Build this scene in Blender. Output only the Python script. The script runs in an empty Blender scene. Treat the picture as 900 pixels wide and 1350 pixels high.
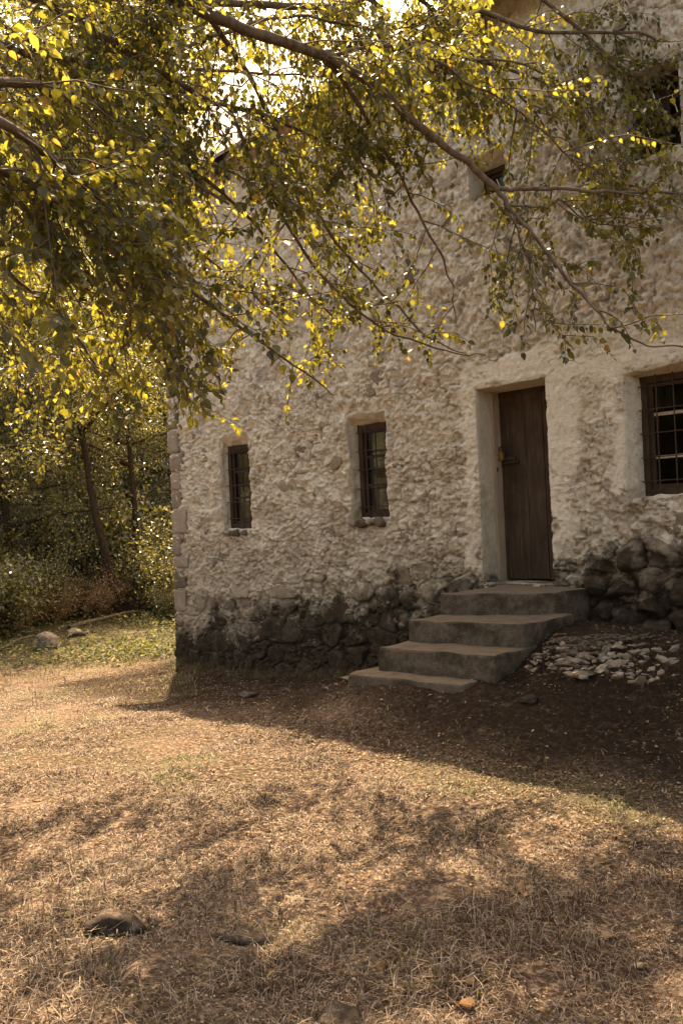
import bpy, bmesh, math, random
import numpy as np
from mathutils import Vector, Matrix, noise as mnoise
random.seed(7); rng = np.random.default_rng(7)
sc = bpy.context.scene
COL = sc.collection

# ------------------------------------------------------------------ camera
CAM = np.array([4.72, -6.37, 0.67]); FPX = 1150.0
ROLL, PITCH, AZ = math.radians(2.6), math.radians(0.25), math.radians(42.9)
_fw = np.array([-math.cos(AZ), math.sin(AZ), 0]); _rt = np.array([math.sin(AZ), math.cos(AZ), 0]); _up = np.array([0, 0, 1.])
F2 = _fw*math.cos(PITCH)+_up*math.sin(PITCH); U2 = _up*math.cos(PITCH)-_fw*math.sin(PITCH)
CR = _rt*math.cos(ROLL)-U2*math.sin(ROLL); CU = U2*math.cos(ROLL)+_rt*math.sin(ROLL)
def ray(px, py): return F2+CR*(px-450)/FPX+CU*(675-py)/FPX
def at(px, py, d): return CAM+ray(px, py)*d
def atY(px, py, Y): r = ray(px, py); return CAM+r*((Y-CAM[1])/r[1])
def atZ(px, py, Z): r = ray(px, py); return CAM+r*((Z-CAM[2])/r[2])
def proj(P):
    V = np.asarray(P)-CAM; z = V@F2; zz = np.where(np.abs(z) < 1e-6, 1e-6, z)
    return 450+FPX*(V@CR)/zz, 675-FPX*(V@CU)/zz, z
cd = bpy.data.cameras.new('camera'); cam = bpy.data.objects.new('camera', cd); COL.objects.link(cam)
cd.sensor_fit = 'VERTICAL'; cd.sensor_height = 36; cd.lens = FPX/1350*36; cd.clip_start = 0.05; cd.clip_end = 2000
cam.matrix_world = Matrix(((CR[0], CU[0], -F2[0], CAM[0]), (CR[1], CU[1], -F2[1], CAM[1]), (CR[2], CU[2], -F2[2], CAM[2]), (0, 0, 0, 1)))
sc.camera = cam

# ------------------------------------------------------------------ light
SUN = Vector((-3.1, 2.1, 6.15)).normalized()
w = bpy.data.worlds.new('World'); sc.world = w; w.use_nodes = True
nt = w.node_tree; sky = nt.nodes.new('ShaderNodeTexSky'); sky.sky_type = 'NISHITA'; sky.sun_disc = False
sky.sun_elevation = math.asin(SUN.z); sky.sun_rotation = math.atan2(SUN.x, SUN.y)
sky.dust_density = 3.5; sky.air_density = 1.0; sky.ozone_density = 0.6
bg = nt.nodes['Background']; bg.inputs[1].default_value = 0.138; nt.links.new(sky.outputs[0], bg.inputs[0])
sl = bpy.data.lights.new('sun', 'SUN'); sl.energy = 4.1; sl.angle = math.radians(0.53); sl.color = (1.0, .94, .88)
so = bpy.data.objects.new('sun', sl); COL.objects.link(so); so.rotation_euler = SUN.to_track_quat('Z', 'Y').to_euler(); so.location = (0, 0, 20)
vs = sc.view_settings; vs.view_transform = 'Standard'; vs.look = 'None'; vs.gamma = 1; vs.exposure = 2.32; vs.use_curve_mapping = False
vs.use_white_balance = True; vs.white_balance_temperature = 10400; vs.white_balance_tint = 12
sc.cycles.use_denoising = True; sc.cycles.max_bounces = 8; sc.cycles.transparent_max_bounces = 16

# ------------------------------------------------------------------ helpers
def vhash(ix, iy, s):
    h = (ix*374761393+iy*668265263+s*2147483647) & 0xffffffff
    h = ((h ^ (h >> 13))*1274126177) & 0xffffffff
    return ((h ^ (h >> 16)) & 0xffff)/65535.0
def vn(x, y, s=0):
    x = np.asarray(x, float); y = np.asarray(y, float)
    ix = np.floor(x).astype(np.int64); iy = np.floor(y).astype(np.int64); fx = x-ix; fy = y-iy
    fx = fx*fx*(3-2*fx); fy = fy*fy*(3-2*fy)
    a = vhash(ix, iy, s); b = vhash(ix+1, iy, s); c = vhash(ix, iy+1, s); d = vhash(ix+1, iy+1, s)
    return (a*(1-fx)+b*fx)*(1-fy)+(c*(1-fx)+d*fx)*fy
def fbm(x, y, s=0, o=4):
    t = 0; a = .5; n = 0
    for k in range(o):
        t = t+a*vn(x*2**k+17.3*k, y*2**k-9.1*k, s+k); n += a; a *= .5
    return t/n
def sst(t): t = np.clip(t, 0, 1); return t*t*(3-2*t)
def ip(x, xs, ys): return np.interp(x, xs, ys)

def tag(o, label=None, cat=None, group=None, kind=None):
    if label: o['label'] = label
    if cat: o['category'] = cat
    if group: o['group'] = group
    if kind: o['kind'] = kind
    return o
def link(name, me, parent=None, loc=None):
    o = bpy.data.objects.new(name, me); COL.objects.link(o)
    if parent is not None: o.parent = parent
    if loc is not None: o.location = loc
    return o
def empty(name, loc=(0, 0, 0)): return link(name, None, None, loc)
def mesh(name, V, Fs, mat=None, smooth=False, attrs=None):
    """V (n,3); Fs: array (m,3|4) or list of such arrays"""
    V = np.ascontiguousarray(V, dtype=np.float32)
    if not isinstance(Fs, list): Fs = [Fs]
    Fs = [np.asarray(f, dtype=np.int32) for f in Fs if len(f)]
    me = bpy.data.meshes.new(name)
    me.vertices.add(len(V)); me.vertices.foreach_set('co', V.ravel())
    tot = np.concatenate([np.full(len(f), f.shape[1], np.int32) for f in Fs]); idx = np.concatenate([f.ravel() for f in Fs])
    st = np.zeros(len(tot), np.int32); st[1:] = np.cumsum(tot)[:-1]
    me.loops.add(len(idx)); me.loops.foreach_set('vertex_index', idx)
    me.polygons.add(len(tot)); me.polygons.foreach_set('loop_start', st)
    me.polygons.foreach_set('use_smooth', np.full(len(tot), smooth, bool))
    if attrs:
        for k, a in attrs.items():
            at_ = me.attributes.new(k, 'FLOAT', 'POINT'); at_.data.foreach_set('value', np.asarray(a, np.float32))
    me.update(calc_edges=True)
    if mat: me.materials.append(mat)
    return me
def fmerge(parts):
    V = []; Fs = []; n = 0
    for v, f in parts:
        v = np.asarray(v, float); V.append(v); Fs.append(np.asarray(f)+n); n += len(v)
    return np.concatenate(V), np.concatenate(Fs)
BF = np.array([[0, 1, 3, 2], [4, 6, 7, 5], [0, 4, 5, 1], [2, 3, 7, 6], [0, 2, 6, 4], [1, 5, 7, 3]])
def box(x0, x1, y0, y1, z0, z1):
    V = np.array([(x, y, z) for x in (x0, x1) for y in (y0, y1) for z in (z0, z1)], float)
    return V, BF[:, ::-1]
def rbox(x0, x1, y0, y1, z0, z1, bev=.008, amp=.004, fr=6., cell=.1, seed=0):
    """bevelled, subdivided, weathered block -> (V,F list)"""
    bm = bmesh.new(); bmesh.ops.create_cube(bm, size=1)
    for v in bm.verts: v.co = Vector(((x0+x1)/2+v.co.x*(x1-x0), (y0+y1)/2+v.co.y*(y1-y0), (z0+z1)/2+v.co.z*(z1-z0)))
    for ax, L in ((0, x1-x0), (1, y1-y0), (2, z1-z0)):
        n = max(1, int(L/cell))
        lo = (x0, y0, z0)[ax]
        for k in range(1, n):
            c = Vector((0, 0, 0)); c[ax] = lo+L*k/n; no = Vector((0, 0, 0)); no[ax] = 1
            bmesh.ops.bisect_plane(bm, geom=bm.verts[:]+bm.edges[:]+bm.faces[:], plane_co=c, plane_no=no)
    ed = [e for e in bm.edges if len(e.link_faces) == 2 and e.calc_face_angle() > 1]
    bmesh.ops.bevel(bm, geom=ed, offset=bev, segments=2, affect='EDGES', profile=.6)
    off = Vector((seed*3.7, seed*1.3, 0))
    for v in bm.verts:
        v.co += mnoise.noise_vector((v.co+off)*fr)*amp + mnoise.noise_vector((v.co+off)*fr*3)*amp*.4
    return bm
def bmobj(name, bm, mat, parent=None, smooth=False):
    me = bpy.data.meshes.new(name); bm.to_mesh(me); bm.free(); me.materials.append(mat)
    if smooth: me.polygons.foreach_set('use_smooth', np.full(len(me.polygons), True, bool))
    return link(name, me, parent)
def tube(pts, rad, n=6, cap=True):
    P = np.asarray(pts, float); m = len(P); rad = np.broadcast_to(rad, (m,))
    T = np.gradient(P, axis=0); T /= np.linalg.norm(T, axis=1)[:, None]+1e-9
    ref = np.array([0, 0, 1.]) if abs(T[:, 2]).mean() < .8 else np.array([1., 0, 0])
    A = np.cross(T, ref); A /= np.linalg.norm(A, axis=1)[:, None]+1e-9; B = np.cross(T, A)
    an = np.arange(n)*2*math.pi/n
    V = (P[:, None]+rad[:, None, None]*(A[:, None]*np.cos(an)[None, :, None]+B[:, None]*np.sin(an)[None, :, None])).reshape(-1, 3)
    i = np.arange(m-1)[:, None]*n; j = np.arange(n)[None]; k = (j+1) % n
    Fq = np.stack([i+j, i+k, i+n+k, i+n+j], -1).reshape(-1, 4)
    return V, Fq
def curve(pts, n, wob=0, seed=0):
    P = np.asarray(pts, float); t = np.linspace(0, len(P)-1, n)
    P2 = np.vstack([2*P[0]-P[1], P, 2*P[-1]-P[-2]])
    i = np.clip(np.floor(t).astype(int), 0, len(P)-2); f = (t-i)[:, None]
    p0, p1, p2, p3 = P2[i], P2[i+1], P2[i+2], P2[i+3]
    Q = .5*((2*p1)+(-p0+p2)*f+(2*p0-5*p1+4*p2-p3)*f*f+(-p0+3*p1-3*p2+p3)*f**3)
    if wob:
        r = np.random.default_rng(abs(int(seed))); W = r.normal(0, wob, (n, 3)); W[0] = 0
        Q = Q+np.convolve(W[:, 0], [.3, .4, .3], 'same')[:, None]*[1, 0, 0]+np.convolve(W[:, 1], [.3, .4, .3], 'same')[:, None]*[0, 1, 0]+np.convolve(W[:, 2], [.3, .4, .3], 'same')[:, None]*[0, 0, 1]
    return Q

# ------------------------------------------------------------------ materials
class M:
    def __init__(s, name, rough=.9, spec=.25):
        s.m = bpy.data.materials.new(name); s.m.use_nodes = True; s.nt = s.m.node_tree; s.N = s.nt.nodes; s.L = s.nt.links
        s.b = s.N['Principled BSDF']; s.b.inputs['Roughness'].default_value = rough; s.b.inputs['Specular IOR Level'].default_value = spec
        s.geo = s.N.new('ShaderNodeNewGeometry'); s.pos = s.geo.outputs['Position']
    def scaled(s, sx, sy, sz, obj=False):
        mp = s.N.new('ShaderNodeMapping'); mp.inputs['Scale'].default_value = (sx, sy, sz)
        src = s.pos
        if obj: src = s.N.new('ShaderNodeTexCoord').outputs['Object']
        s.L.new(src, mp.inputs[0]); return mp.outputs[0]
    def noise(s, scale, det=6, rough=.6, vec=None, dist=0):
        n = s.N.new('ShaderNodeTexNoise'); n.inputs['Scale'].default_value = scale; n.inputs['Detail'].default_value = det
        n.inputs['Roughness'].default_value = rough; n.inputs['Distortion'].default_value = dist; s.L.new(vec or s.pos, n.inputs['Vector']); return n.outputs[0]
    def voro(s, scale, feat='F1', vec=None):
        n = s.N.new('ShaderNodeTexVoronoi'); n.feature = feat; n.inputs['Scale'].default_value = scale; s.L.new(vec or s.pos, n.inputs['Vector']); return n.outputs[0]
    def ramp(s, fac, stops):
        r = s.N.new('ShaderNodeValToRGB'); s.L.new(fac, r.inputs[0]); e = r.color_ramp.elements
        while len(e) < len(stops): e.new(.5)
        for k, (p, c) in enumerate(stops):
            e[k].position = p; e[k].color = (*c, 1) if isinstance(c, tuple) else (c, c, c, 1)
        return r.outputs[0]
    def mix(s, fac, a, b, mode='MIX'):
        n = s.N.new('ShaderNodeMix'); n.data_type = 'RGBA'; n.blend_type = mode
        for sock, v in ((n.inputs[0], fac), (n.inputs[6], a), (n.inputs[7], b)):
            if isinstance(v, bpy.types.NodeSocket): s.L.new(v, sock)
            elif isinstance(v, tuple): sock.default_value = (*v, 1)
            else: sock.default_value = v
        return n.outputs[2]
    def math(s, op, a, b=0):
        n = s.N.new('ShaderNodeMath'); n.operation = op
        for sock, v in ((n.inputs[0], a), (n.inputs[1], b)):
            if isinstance(v, bpy.types.NodeSocket): s.L.new(v, sock)
            else: sock.default_value = v
        return n.outputs[0]
    def attr(s, name):
        n = s.N.new('ShaderNodeAttribute'); n.attribute_name = name; return n.outputs['Fac']
    def rand(s): return s.N.new('ShaderNodeObjectInfo').outputs['Random']
    def color(s, c):
        if isinstance(c, tuple): s.b.inputs['Base Color'].default_value = (*c, 1)
        else: s.L.new(c, s.b.inputs['Base Color'])
    def bump(s, h, strength=.5, dist=.01, prev=None):
        n = s.N.new('ShaderNodeBump'); n.inputs['Strength'].default_value = strength; n.inputs['Distance'].default_value = dist
        s.L.new(h, n.inputs['Height'])
        if prev: s.L.new(prev, n.inputs['Normal'])
        s.L.new(n.outputs[0], s.b.inputs['Normal']); return n.outputs[0]
    def sep(s, ax):
        n = s.N.new('ShaderNodeSeparateXYZ'); s.L.new(s.pos, n.inputs[0]); return n.outputs[ax]

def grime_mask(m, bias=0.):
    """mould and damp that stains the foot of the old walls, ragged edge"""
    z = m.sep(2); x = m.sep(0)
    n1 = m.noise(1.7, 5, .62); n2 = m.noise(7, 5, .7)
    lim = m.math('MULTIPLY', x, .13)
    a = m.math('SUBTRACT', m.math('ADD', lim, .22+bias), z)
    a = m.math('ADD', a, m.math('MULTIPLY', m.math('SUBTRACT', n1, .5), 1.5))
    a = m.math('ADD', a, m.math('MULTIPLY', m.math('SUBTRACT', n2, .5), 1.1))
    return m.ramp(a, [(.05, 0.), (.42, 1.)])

# plaster
m = M('lime_render', .95, .1)
base = m.ramp(m.noise(2.2, 6, .6), [(.3, (.66, .56, .43)), (.5, (.78, .69, .55)), (.72, (.84, .76, .62))])
base = m.mix(m.ramp(m.noise(14, 6, .75), [(.50, 0.), (.68, .7)]), base, (.52, .42, .31))
patch = m.ramp(m.noise(3.1, 4, .55), [(.60, 0.), (.66, 1.)])
base = m.mix(m.math('MULTIPLY', patch, .5), base, (.36, .32, .28))
base = m.mix(m.ramp(m.noise(46, 5, .75), [(.58, 0.), (.63, .8)]), base, (.20, .135, .08))
base = m.mix(m.ramp(m.noise(85, 4, .7), [(.58, 0.), (.64, .7)]), base, (.20, .14, .09))
base = m.mix(m.ramp(m.noise(31, 5, .75), [(.56, 0.), (.68, .6)]), base, (.80, .74, .64))
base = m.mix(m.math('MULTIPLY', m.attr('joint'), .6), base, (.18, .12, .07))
base = m.mix(m.math('MULTIPLY', m.attr('smooth'), .6), base, (.84, .77, .64))
wz = m.math('ADD', m.math('MULTIPLY', m.sep(2), -.55), m.math('MULTIPLY', m.noise(2.6, 6, .68), 2.2))
worn = m.ramp(wz, [(.62, 0.), (.95, 1.)])          # lime coat worn off, tan masonry and dust showing
base = m.mix(m.math('MULTIPLY', worn, .55), base, m.ramp(m.noise(19, 5, .7), [(.38, (.22, .16, .105)), (.6, (.54, .44, .32))]))
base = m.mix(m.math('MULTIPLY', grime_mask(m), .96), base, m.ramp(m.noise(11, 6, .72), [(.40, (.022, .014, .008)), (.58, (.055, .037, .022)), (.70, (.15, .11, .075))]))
m.color(base)
nb = m.bump(m.noise(30, 7, .78), 1., .035); nb = m.bump(m.noise(90, 5, .75), 1., .010, nb)
PLASTER = m.m
# stone
m = M('field_stone', .92, .15)
c = m.ramp(m.rand(), [(0., (.20, .15, .10)), (.35, (.36, .28, .20)), (.6, (.14, .105, .07)), (.8, (.42, .34, .25)), (1., (.25, .195, .14))])
c = m.mix(m.ramp(m.noise(9, 7, .72), [(.4, 0.), (.65, 1.)]), c, m.mix(.5, c, (.50, .43, .33)))
c = m.mix(m.ramp(m.noise(23, 5, .7), [(.55, 0.), (.68, .7)]), c, (.13, .10, .07))
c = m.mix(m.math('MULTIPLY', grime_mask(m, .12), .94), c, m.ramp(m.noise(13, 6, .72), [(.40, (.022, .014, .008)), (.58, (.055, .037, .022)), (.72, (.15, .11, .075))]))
m.color(c); nb = m.bump(m.noise(16, 8, .78), 1., .06); m.bump(m.noise(90, 5, .7), 1., .010, nb)
STONE = m.m
m = M('quoin_stone', .92, .15)
c = m.ramp(m.rand(), [(0., (.13, .10, .075)), (.5, (.23, .185, .14)), (1., (.10, .08, .062))])
c = m.mix(m.ramp(m.noise(9, 7, .72), [(.5, 0.), (.7, 1.)]), c, m.mix(.2, c, (.60, .52, .42)))
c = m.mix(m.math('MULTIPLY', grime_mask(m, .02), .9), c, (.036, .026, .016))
m.color(c); nb = m.bump(m.noise(34, 8, .75), .9, .012)
QUOIN = m.m
m = M('rubble_stone', .92, .15)
c = m.ramp(m.rand(), [(0., (.06, .044, .030)), (.5, (.26, .215, .17)), (1., (.12, .095, .07))])
c = m.mix(m.ramp(m.noise(25, 6, .72), [(.45, 0.), (.6, 1.)]), c, (.12, .09, .065))
m.color(c); m.bump(m.noise(40, 7, .75), 1., .012); RUBBLE = m.m
# concrete
m = M('worn_concrete', .93, .15)
c = m.ramp(m.noise(4, 7, .65), [(.3, (.042, .030, .020)), (.55, (.075, .055, .038)), (.75, (.125, .096, .07))])
c = m.mix(m.ramp(m.noise(60, 4, .7), [(.5, 0.), (.66, .6)]), c, (.13, .10, .07))
c = m.mix(m.ramp(m.noise(11, 6, .75), [(.46, 0.), (.6, .8)]), c, (.12, .093, .068))
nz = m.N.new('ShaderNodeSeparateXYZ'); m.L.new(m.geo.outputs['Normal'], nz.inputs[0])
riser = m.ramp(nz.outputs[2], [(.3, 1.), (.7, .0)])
c = m.mix(m.math('MULTIPLY', m.ramp(nz.outputs[2], [(.7, 0.), (.95, 1.)]), m.ramp(m.noise(7, 5, .7), [(.35, .2), (.6, .8)])), c, (.125, .095, .067))   # dust tone on upward faces, painting in the light the treads catch
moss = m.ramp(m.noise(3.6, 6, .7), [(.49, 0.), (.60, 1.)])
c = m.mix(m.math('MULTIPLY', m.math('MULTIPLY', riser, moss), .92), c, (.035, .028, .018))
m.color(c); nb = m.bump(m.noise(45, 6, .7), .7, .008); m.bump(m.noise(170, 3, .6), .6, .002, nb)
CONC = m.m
def wood(name, c1, c2, c3, sc_=(30, 30, 1.4), rough=.85, bump=.6):
    m = M(name, rough, .2)
    v = m.scaled(*sc_)
    g = m.noise(1.6, 7, .65, v, 1.2)
    c = m.ramp(g, [(.3, c1), (.5, c2), (.72, c3)])
    c = m.mix(m.ramp(m.noise(3.5, 4, .6), [(.4, 0.), (.7, .7)]), c, c1)
    m.color(c); m.bump(g, bump, .006); return m.m
DOORW = wood('old_door_wood', (.022, .013, .008), (.055, .036, .023), (.10, .068, .045))
FRAMEW = wood('window_wood', (.025, .014, .008), (.05, .031, .019), (.08, .053, .034))
PALEW = wood('faded_wood', (.24, .18, .13), (.34, .27, .20), (.42, .34, .26))
ROOFW = wood('roof_boards', (.30, .28, .25), (.42, .40, .37), (.52, .50, .47), (9, 9, 9), .6)
m = M('rusty_iron', .75, .4); m.b.inputs['Metallic'].default_value = .5
m.color(m.ramp(m.noise(60, 5), [(.4, (.03, .022, .017)), (.65, (.09, .05, .03))])); IRON = m.m
m = M('worn_brass', .42, .5); m.b.inputs['Metallic'].default_value = .85
m.color(m.ramp(m.noise(50, 4), [(.4, (.30, .19, .07)), (.65, (.45, .31, .13))])); BRASS = m.m
m = M('curtain_cloth', .95, .1); m.color(m.ramp(m.noise(12, 3), [(.4, (.10, .085, .068)), (.6, (.15, .13, .105))])); CLOTH = m.m
# glass
m = M('window_glass', .06, .5)
tr = m.N.new('ShaderNodeBsdfTransparent'); tr.inputs[0].default_value = (.8, .8, .78, 1); gl = m.N.new('ShaderNodeBsdfGlossy'); gl.inputs['Roughness'].default_value = .06
m.L.new(m.noise(5, 2), m.N.new('ShaderNodeBump').inputs['Height']); bn = [n for n in m.N if n.type == 'BUMP'][0]; bn.inputs['Strength'].default_value = .15; bn.inputs['Distance'].default_value = .02; m.L.new(bn.outputs[0], gl.inputs['Normal'])
fr = m.N.new('ShaderNodeFresnel'); fr.inputs[0].default_value = 1.45; mx = m.N.new('ShaderNodeMixShader'); m.L.new(m.math('MULTIPLY', fr.outputs[0], .13), mx.inputs[0]); m.L.new(tr.outputs[0], mx.inputs[1]); m.L.new(gl.outputs[0], mx.inputs[2])
m.L.new(mx.outputs[0], m.N['Material Output'].inputs[0]); GLASS = m.m
# bark
def bark(name, a, b):
    m = M(name, .95, .1); v = m.scaled(1, 1, .35)
    m.color(m.ramp(m.noise(22, 7, .7, v), [(.35, a), (.65, b)])); m.bump(m.noise(40, 6, .7, v), .9, .01); return m.m
BARK = bark('tree_bark', (.065, .045, .030), (.16, .12, .085)); BARKD = bark('dark_bark', (.018, .012, .008), (.05, .035, .025))
# leaves
def leafmat(name, stops, tstops, tmix=.5, rough=.42, spec=.45):
    m = M(name, rough, spec); t = m.attr('tone')
    m.color(m.ramp(t, stops)); tl = m.N.new('ShaderNodeBsdfTranslucent'); m.L.new(m.ramp(t, tstops), tl.inputs[0])
    mx = m.N.new('ShaderNodeMixShader'); mx.inputs[0].default_value = tmix
    m.L.new(m.b.outputs[0], mx.inputs[1]); m.L.new(tl.outputs[0], mx.inputs[2]); m.L.new(mx.outputs[0], m.N['Material Output'].inputs[0]); return m.m
LEAF = leafmat('leaf_green', [(0., (.026, .028, .010)), (.6, (.060, .058, .018)), (.9, (.12, .11, .025)), (1., (.20, .10, .03))],
               [(0., (.05, .048, .010)), (.35, (.11, .10, .018)), (.55, (.27, .24, .033)), (.9, (.60, .50, .075)), (1., (.46, .20, .04))], .46)
LEAFB = leafmat('leaf_woodland', [(0., (.025, .027, .01)), (.5, (.07, .068, .025)), (1., (.20, .17, .08))],
                [(0., (.03, .027, .007)), (.5, (.10, .09, .02)), (.8, (.34, .30, .06)), (1., (.62, .52, .20))], .5, .26, 1.0)
WEED = leafmat('weed_leaf', [(0., (.035, .042, .015)), (.6, (.075, .078, .03)), (1., (.15, .125, .06))],
               [(0., (.07, .08, .015)), (.6, (.17, .17, .045)), (1., (.38, .32, .14))], .35, .65, .2)
GRASS = leafmat('dry_grass_blade', [(0., (.034, .018, .011)), (.45, (.082, .050, .033)), (.85, (.38, .29, .215)), (.93, (.11, .10, .04)), (1., (.085, .085, .03))],
                [(0., (.08, .05, .03)), (.45, (.17, .115, .07)), (.85, (.42, .32, .22)), (.93, (.18, .18, .05)), (1., (.16, .18, .04))], .3, .7, .2)
LITTER = leafmat('dead_leaf', [(0., (.16, .08, .035)), (.5, (.24, .15, .085)), (1., (.38, .29, .20))], [(0., (.2, .1, .03)), (1., (.4, .3, .15))], .25, .7, .2)
# ground
m = M('dry_lawn', .97, .08)
n = m.noise(1.3, 6, .62); c = m.ramp(n, [(.32, (.030, .017, .0105)), (.5, (.060, .036, .024)), (.7, (.14, .094, .066))])
c = m.mix(m.ramp(m.noise(34, 6, .75), [(.46, 0.), (.66, 1.)]), c, (.31, .225, .16))
c = m.mix(m.ramp(m.noise(70, 4, .7), [(.50, 0.), (.64, .85)]), c, (.050, .031, .020))
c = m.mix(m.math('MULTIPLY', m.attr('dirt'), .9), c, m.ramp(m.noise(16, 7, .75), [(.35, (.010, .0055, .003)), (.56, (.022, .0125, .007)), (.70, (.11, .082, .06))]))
c = m.mix(m.math('MULTIPLY', m.attr('green'), m.ramp(m.noise(6, 5, .7), [(.35, 0.), (.6, .8)])), c, (.055, .055, .022))
m.color(c); nb = m.bump(m.noise(28, 6, .75), 1., .025); m.bump(m.noise(120, 4, .7), .8, .008, nb)
GROUND = m.m

# ------------------------------------------------------------------ ground
def gz(x, y, det=True):
    x = np.asarray(x, float); y = np.asarray(y, float)
    wb = ip(x, [-7, -5.5, -3, -1, 0, .8, 1.6, 3], [-1.22, -1.19, -1.10, -.84, -.45, -.26, -.29, -.28])
    g0 = ip(x, [-13, -5.5, -2, 3], [-1.32, -1.2, -.96, -.89])
    s = sst((y+2.2)/1.9)
    z = g0*(1-s)+wb*s
    z = z+.27*np.exp(-(((x-.05)/1.2)**2+((y+1.75)/.50)**2))+.04*np.exp(-(((x-1.15)/.5)**2+((y+.9)/.4)**2))+.06*(fbm(x*3.2, y*3.2, 25, 3)-.5)*np.exp(-((y+1.2)/1.0)**2)
    fwd = (x-CAM[0])*_fw[0]+(y-CAM[1])*_fw[1]
    h = np.clip(fwd-24, 0, 60); z = z+.75*h*h/(h+8)
    if det:
        z = z+(fbm(x*.9, y*.9, 3, 3)-.5)*.10+(fbm(x*4, y*4, 5, 3)-.5)*.035
        near = np.exp(-((x-CAM[0])**2+(y-CAM[1])**2)/40)
        z = z+(fbm(x*14, y*14, 9, 3)-.5)*.022*near
        bank = np.exp(-(((y+.75)/.8)**2))*sst((x+6)/1)
        z = z+(fbm(x*9, y*9, 21, 3)-.5)*.09*bank
    return z
def lines(lo, hi, a, b, step, grow=1.35):
    c = list(np.arange(a, b, step)); s = step; v = a; L = []
    while v > lo: s *= grow; v -= s; L.append(v)
    s = step; v = c[-1]; Rr = []
    while v < hi: s *= grow; v += s; Rr.append(v)
    return np.array(L[::-1]+c+Rr)
gx = lines(-600, 500, -7, 5.6, .035, 1.12); gy = lines(-400, 700, -6.6, .3, .035, 1.12)
X, Y = np.meshgrid(gx, gy, indexing='ij'); Z = gz(X, Y)
def gridfaces(nx, ny, off=0):
    i, j = np.meshgrid(np.arange(nx-1), np.arange(ny-1), indexing='ij'); a = (i*ny+j).ravel()+off
    return np.stack([a, a+ny, a+ny+1, a+1], -1)
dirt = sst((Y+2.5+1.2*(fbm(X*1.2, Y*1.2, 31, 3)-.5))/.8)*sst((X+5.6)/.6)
green = np.clip(sst((-X-5.2)/1.2)*sst((Y+2.2)/1.5)+.35*sst((fbm(X*.8, Y*.8, 41, 3)-.56)/.1), 0, 1)
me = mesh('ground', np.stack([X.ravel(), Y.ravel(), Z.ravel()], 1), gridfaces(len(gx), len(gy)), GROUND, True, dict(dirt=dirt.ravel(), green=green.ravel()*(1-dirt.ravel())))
ground = link('ground', me); tag(ground, kind='structure')

# ------------------------------------------------------------------ house
house = empty('house', (0, 0, -1.2)); HO = np.array([0, 0, -1.2])
tag(house, 'old two storey rubble stone house with crumbling cream render and a board roof', 'house')
def hl(name, me, parent=None):
    o = link(name, me, parent or house)
    if (parent or house) == house: o.location = -HO
    return o
XL, XR, ZT, DEP = -5.46, 5.0, 5.24, 6.5
OPEN = dict(w1=((-4.33, -3.73, .55, 1.71), (-4.31, -3.71, .57, 1.60), .12),
            w2=((-1.99, -1.43, .62, 1.72), (-1.97, -1.40, .63, 1.62), .15),
            rw=((1.21, 2.16, .71, 1.70), (1.27, 2.12, .72, 1.66), .16),
            uw=((1.29, 1.76, 3.33, 4.00), (1.29, 1.82, 3.33, 3.98), .20),
            us=((-.24, .17, 3.47, 3.87), (-.22, .19, 3.49, 3.80), .22),
            dr=((-.26, .49, 0., 1.77), (-.26, .51, 0., 1.75), .33))
xl = np.concatenate([np.arange(XL, 0, .0135), np.arange(0, 2.3, .010), np.arange(2.3, XR, .09), [XR]])
zl = np.concatenate([np.arange(-1.5, 2.1, .0115), np.arange(2.1, ZT, .017), [ZT]])
for o_, _, _ in OPEN.values():
    for v in o_[:2]: xl[np.argmin(abs(xl-v))] = v
    for v in o_[2:]: zl[np.argmin(abs(zl-v))] = v
X, Z = np.meshgrid(xl, zl, indexing='ij')
# rubble seeds in rough courses
seeds = []; z = -1.55; row = 0
while z < ZT+.1:
    hgt = random.uniform(.13, .23) if z > .3 else random.uniform(.17, .27)
    x = XL-.1+random.uniform(0, .2)
    while x < 2.6:
        wd = random.choice((random.uniform(.12, .22), random.uniform(.2, .42)))*(1.15 if z < .3 else 1)
        seeds.append((x+wd/2, z+hgt/2+random.uniform(-.07, .07))); x += wd
    z += hgt
seeds = [q for q in seeds if not (q[0] > .80 and q[1] < .34)]
seeds += [(.92, .22), (1.18, .25), (1.50, .27), (1.83, .22), (2.2, .25), (.90, .02), (1.12, -.02), (1.38, .05), (1.36, -.13), (1.62, -.04), (1.95, -.02), (2.3, -.04), (.92, -.22), (1.14, -.24), (1.4, -.33), (1.66, -.27), (1.98, -.27), (2.3, -.3), (1.2, -.5), (1.6, -.5), (2, -.5)]
SD = np.array(seeds); SCZ = 1.45
PN = 3.2
jx = (fbm(X*6, Z*6, 51, 2)-.5)*.09+(fbm(X*26, Z*26, 52, 2)-.5)*.035; jz = (fbm(X*6, Z*6, 61, 2)-.5)*.09+(fbm(X*26, Z*26, 62, 2)-.5)*.035
d1 = np.full(X.shape, 9.); d2 = np.full(X.shape, 9.); sid = np.zeros(X.shape, int)
for k, (sx, sz) in enumerate(SD):
    i0, i1 = np.searchsorted(xl, [sx-.42, sx+.42]); j0, j1 = np.searchsorted(zl, [sz-.34, sz+.34])
    if i1 <= i0 or j1 <= j0: continue
    S = (slice(i0, i1), slice(j0, j1)); d = (np.abs(X[S]+jx[S]-sx)**PN+np.abs((Z[S]+jz[S]-sz)*SCZ)**PN)**(1/PN)
    a, b = d1[S], d2[S]; b2 = np.minimum(b, np.maximum(a, d)); c_ = d < a
    d2[S] = b2; sid[S] = np.where(c_, k, sid[S]); d1[S] = np.minimum(a, d)
edge = d2-d1
srnd = rng.random(len(SD))
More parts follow.
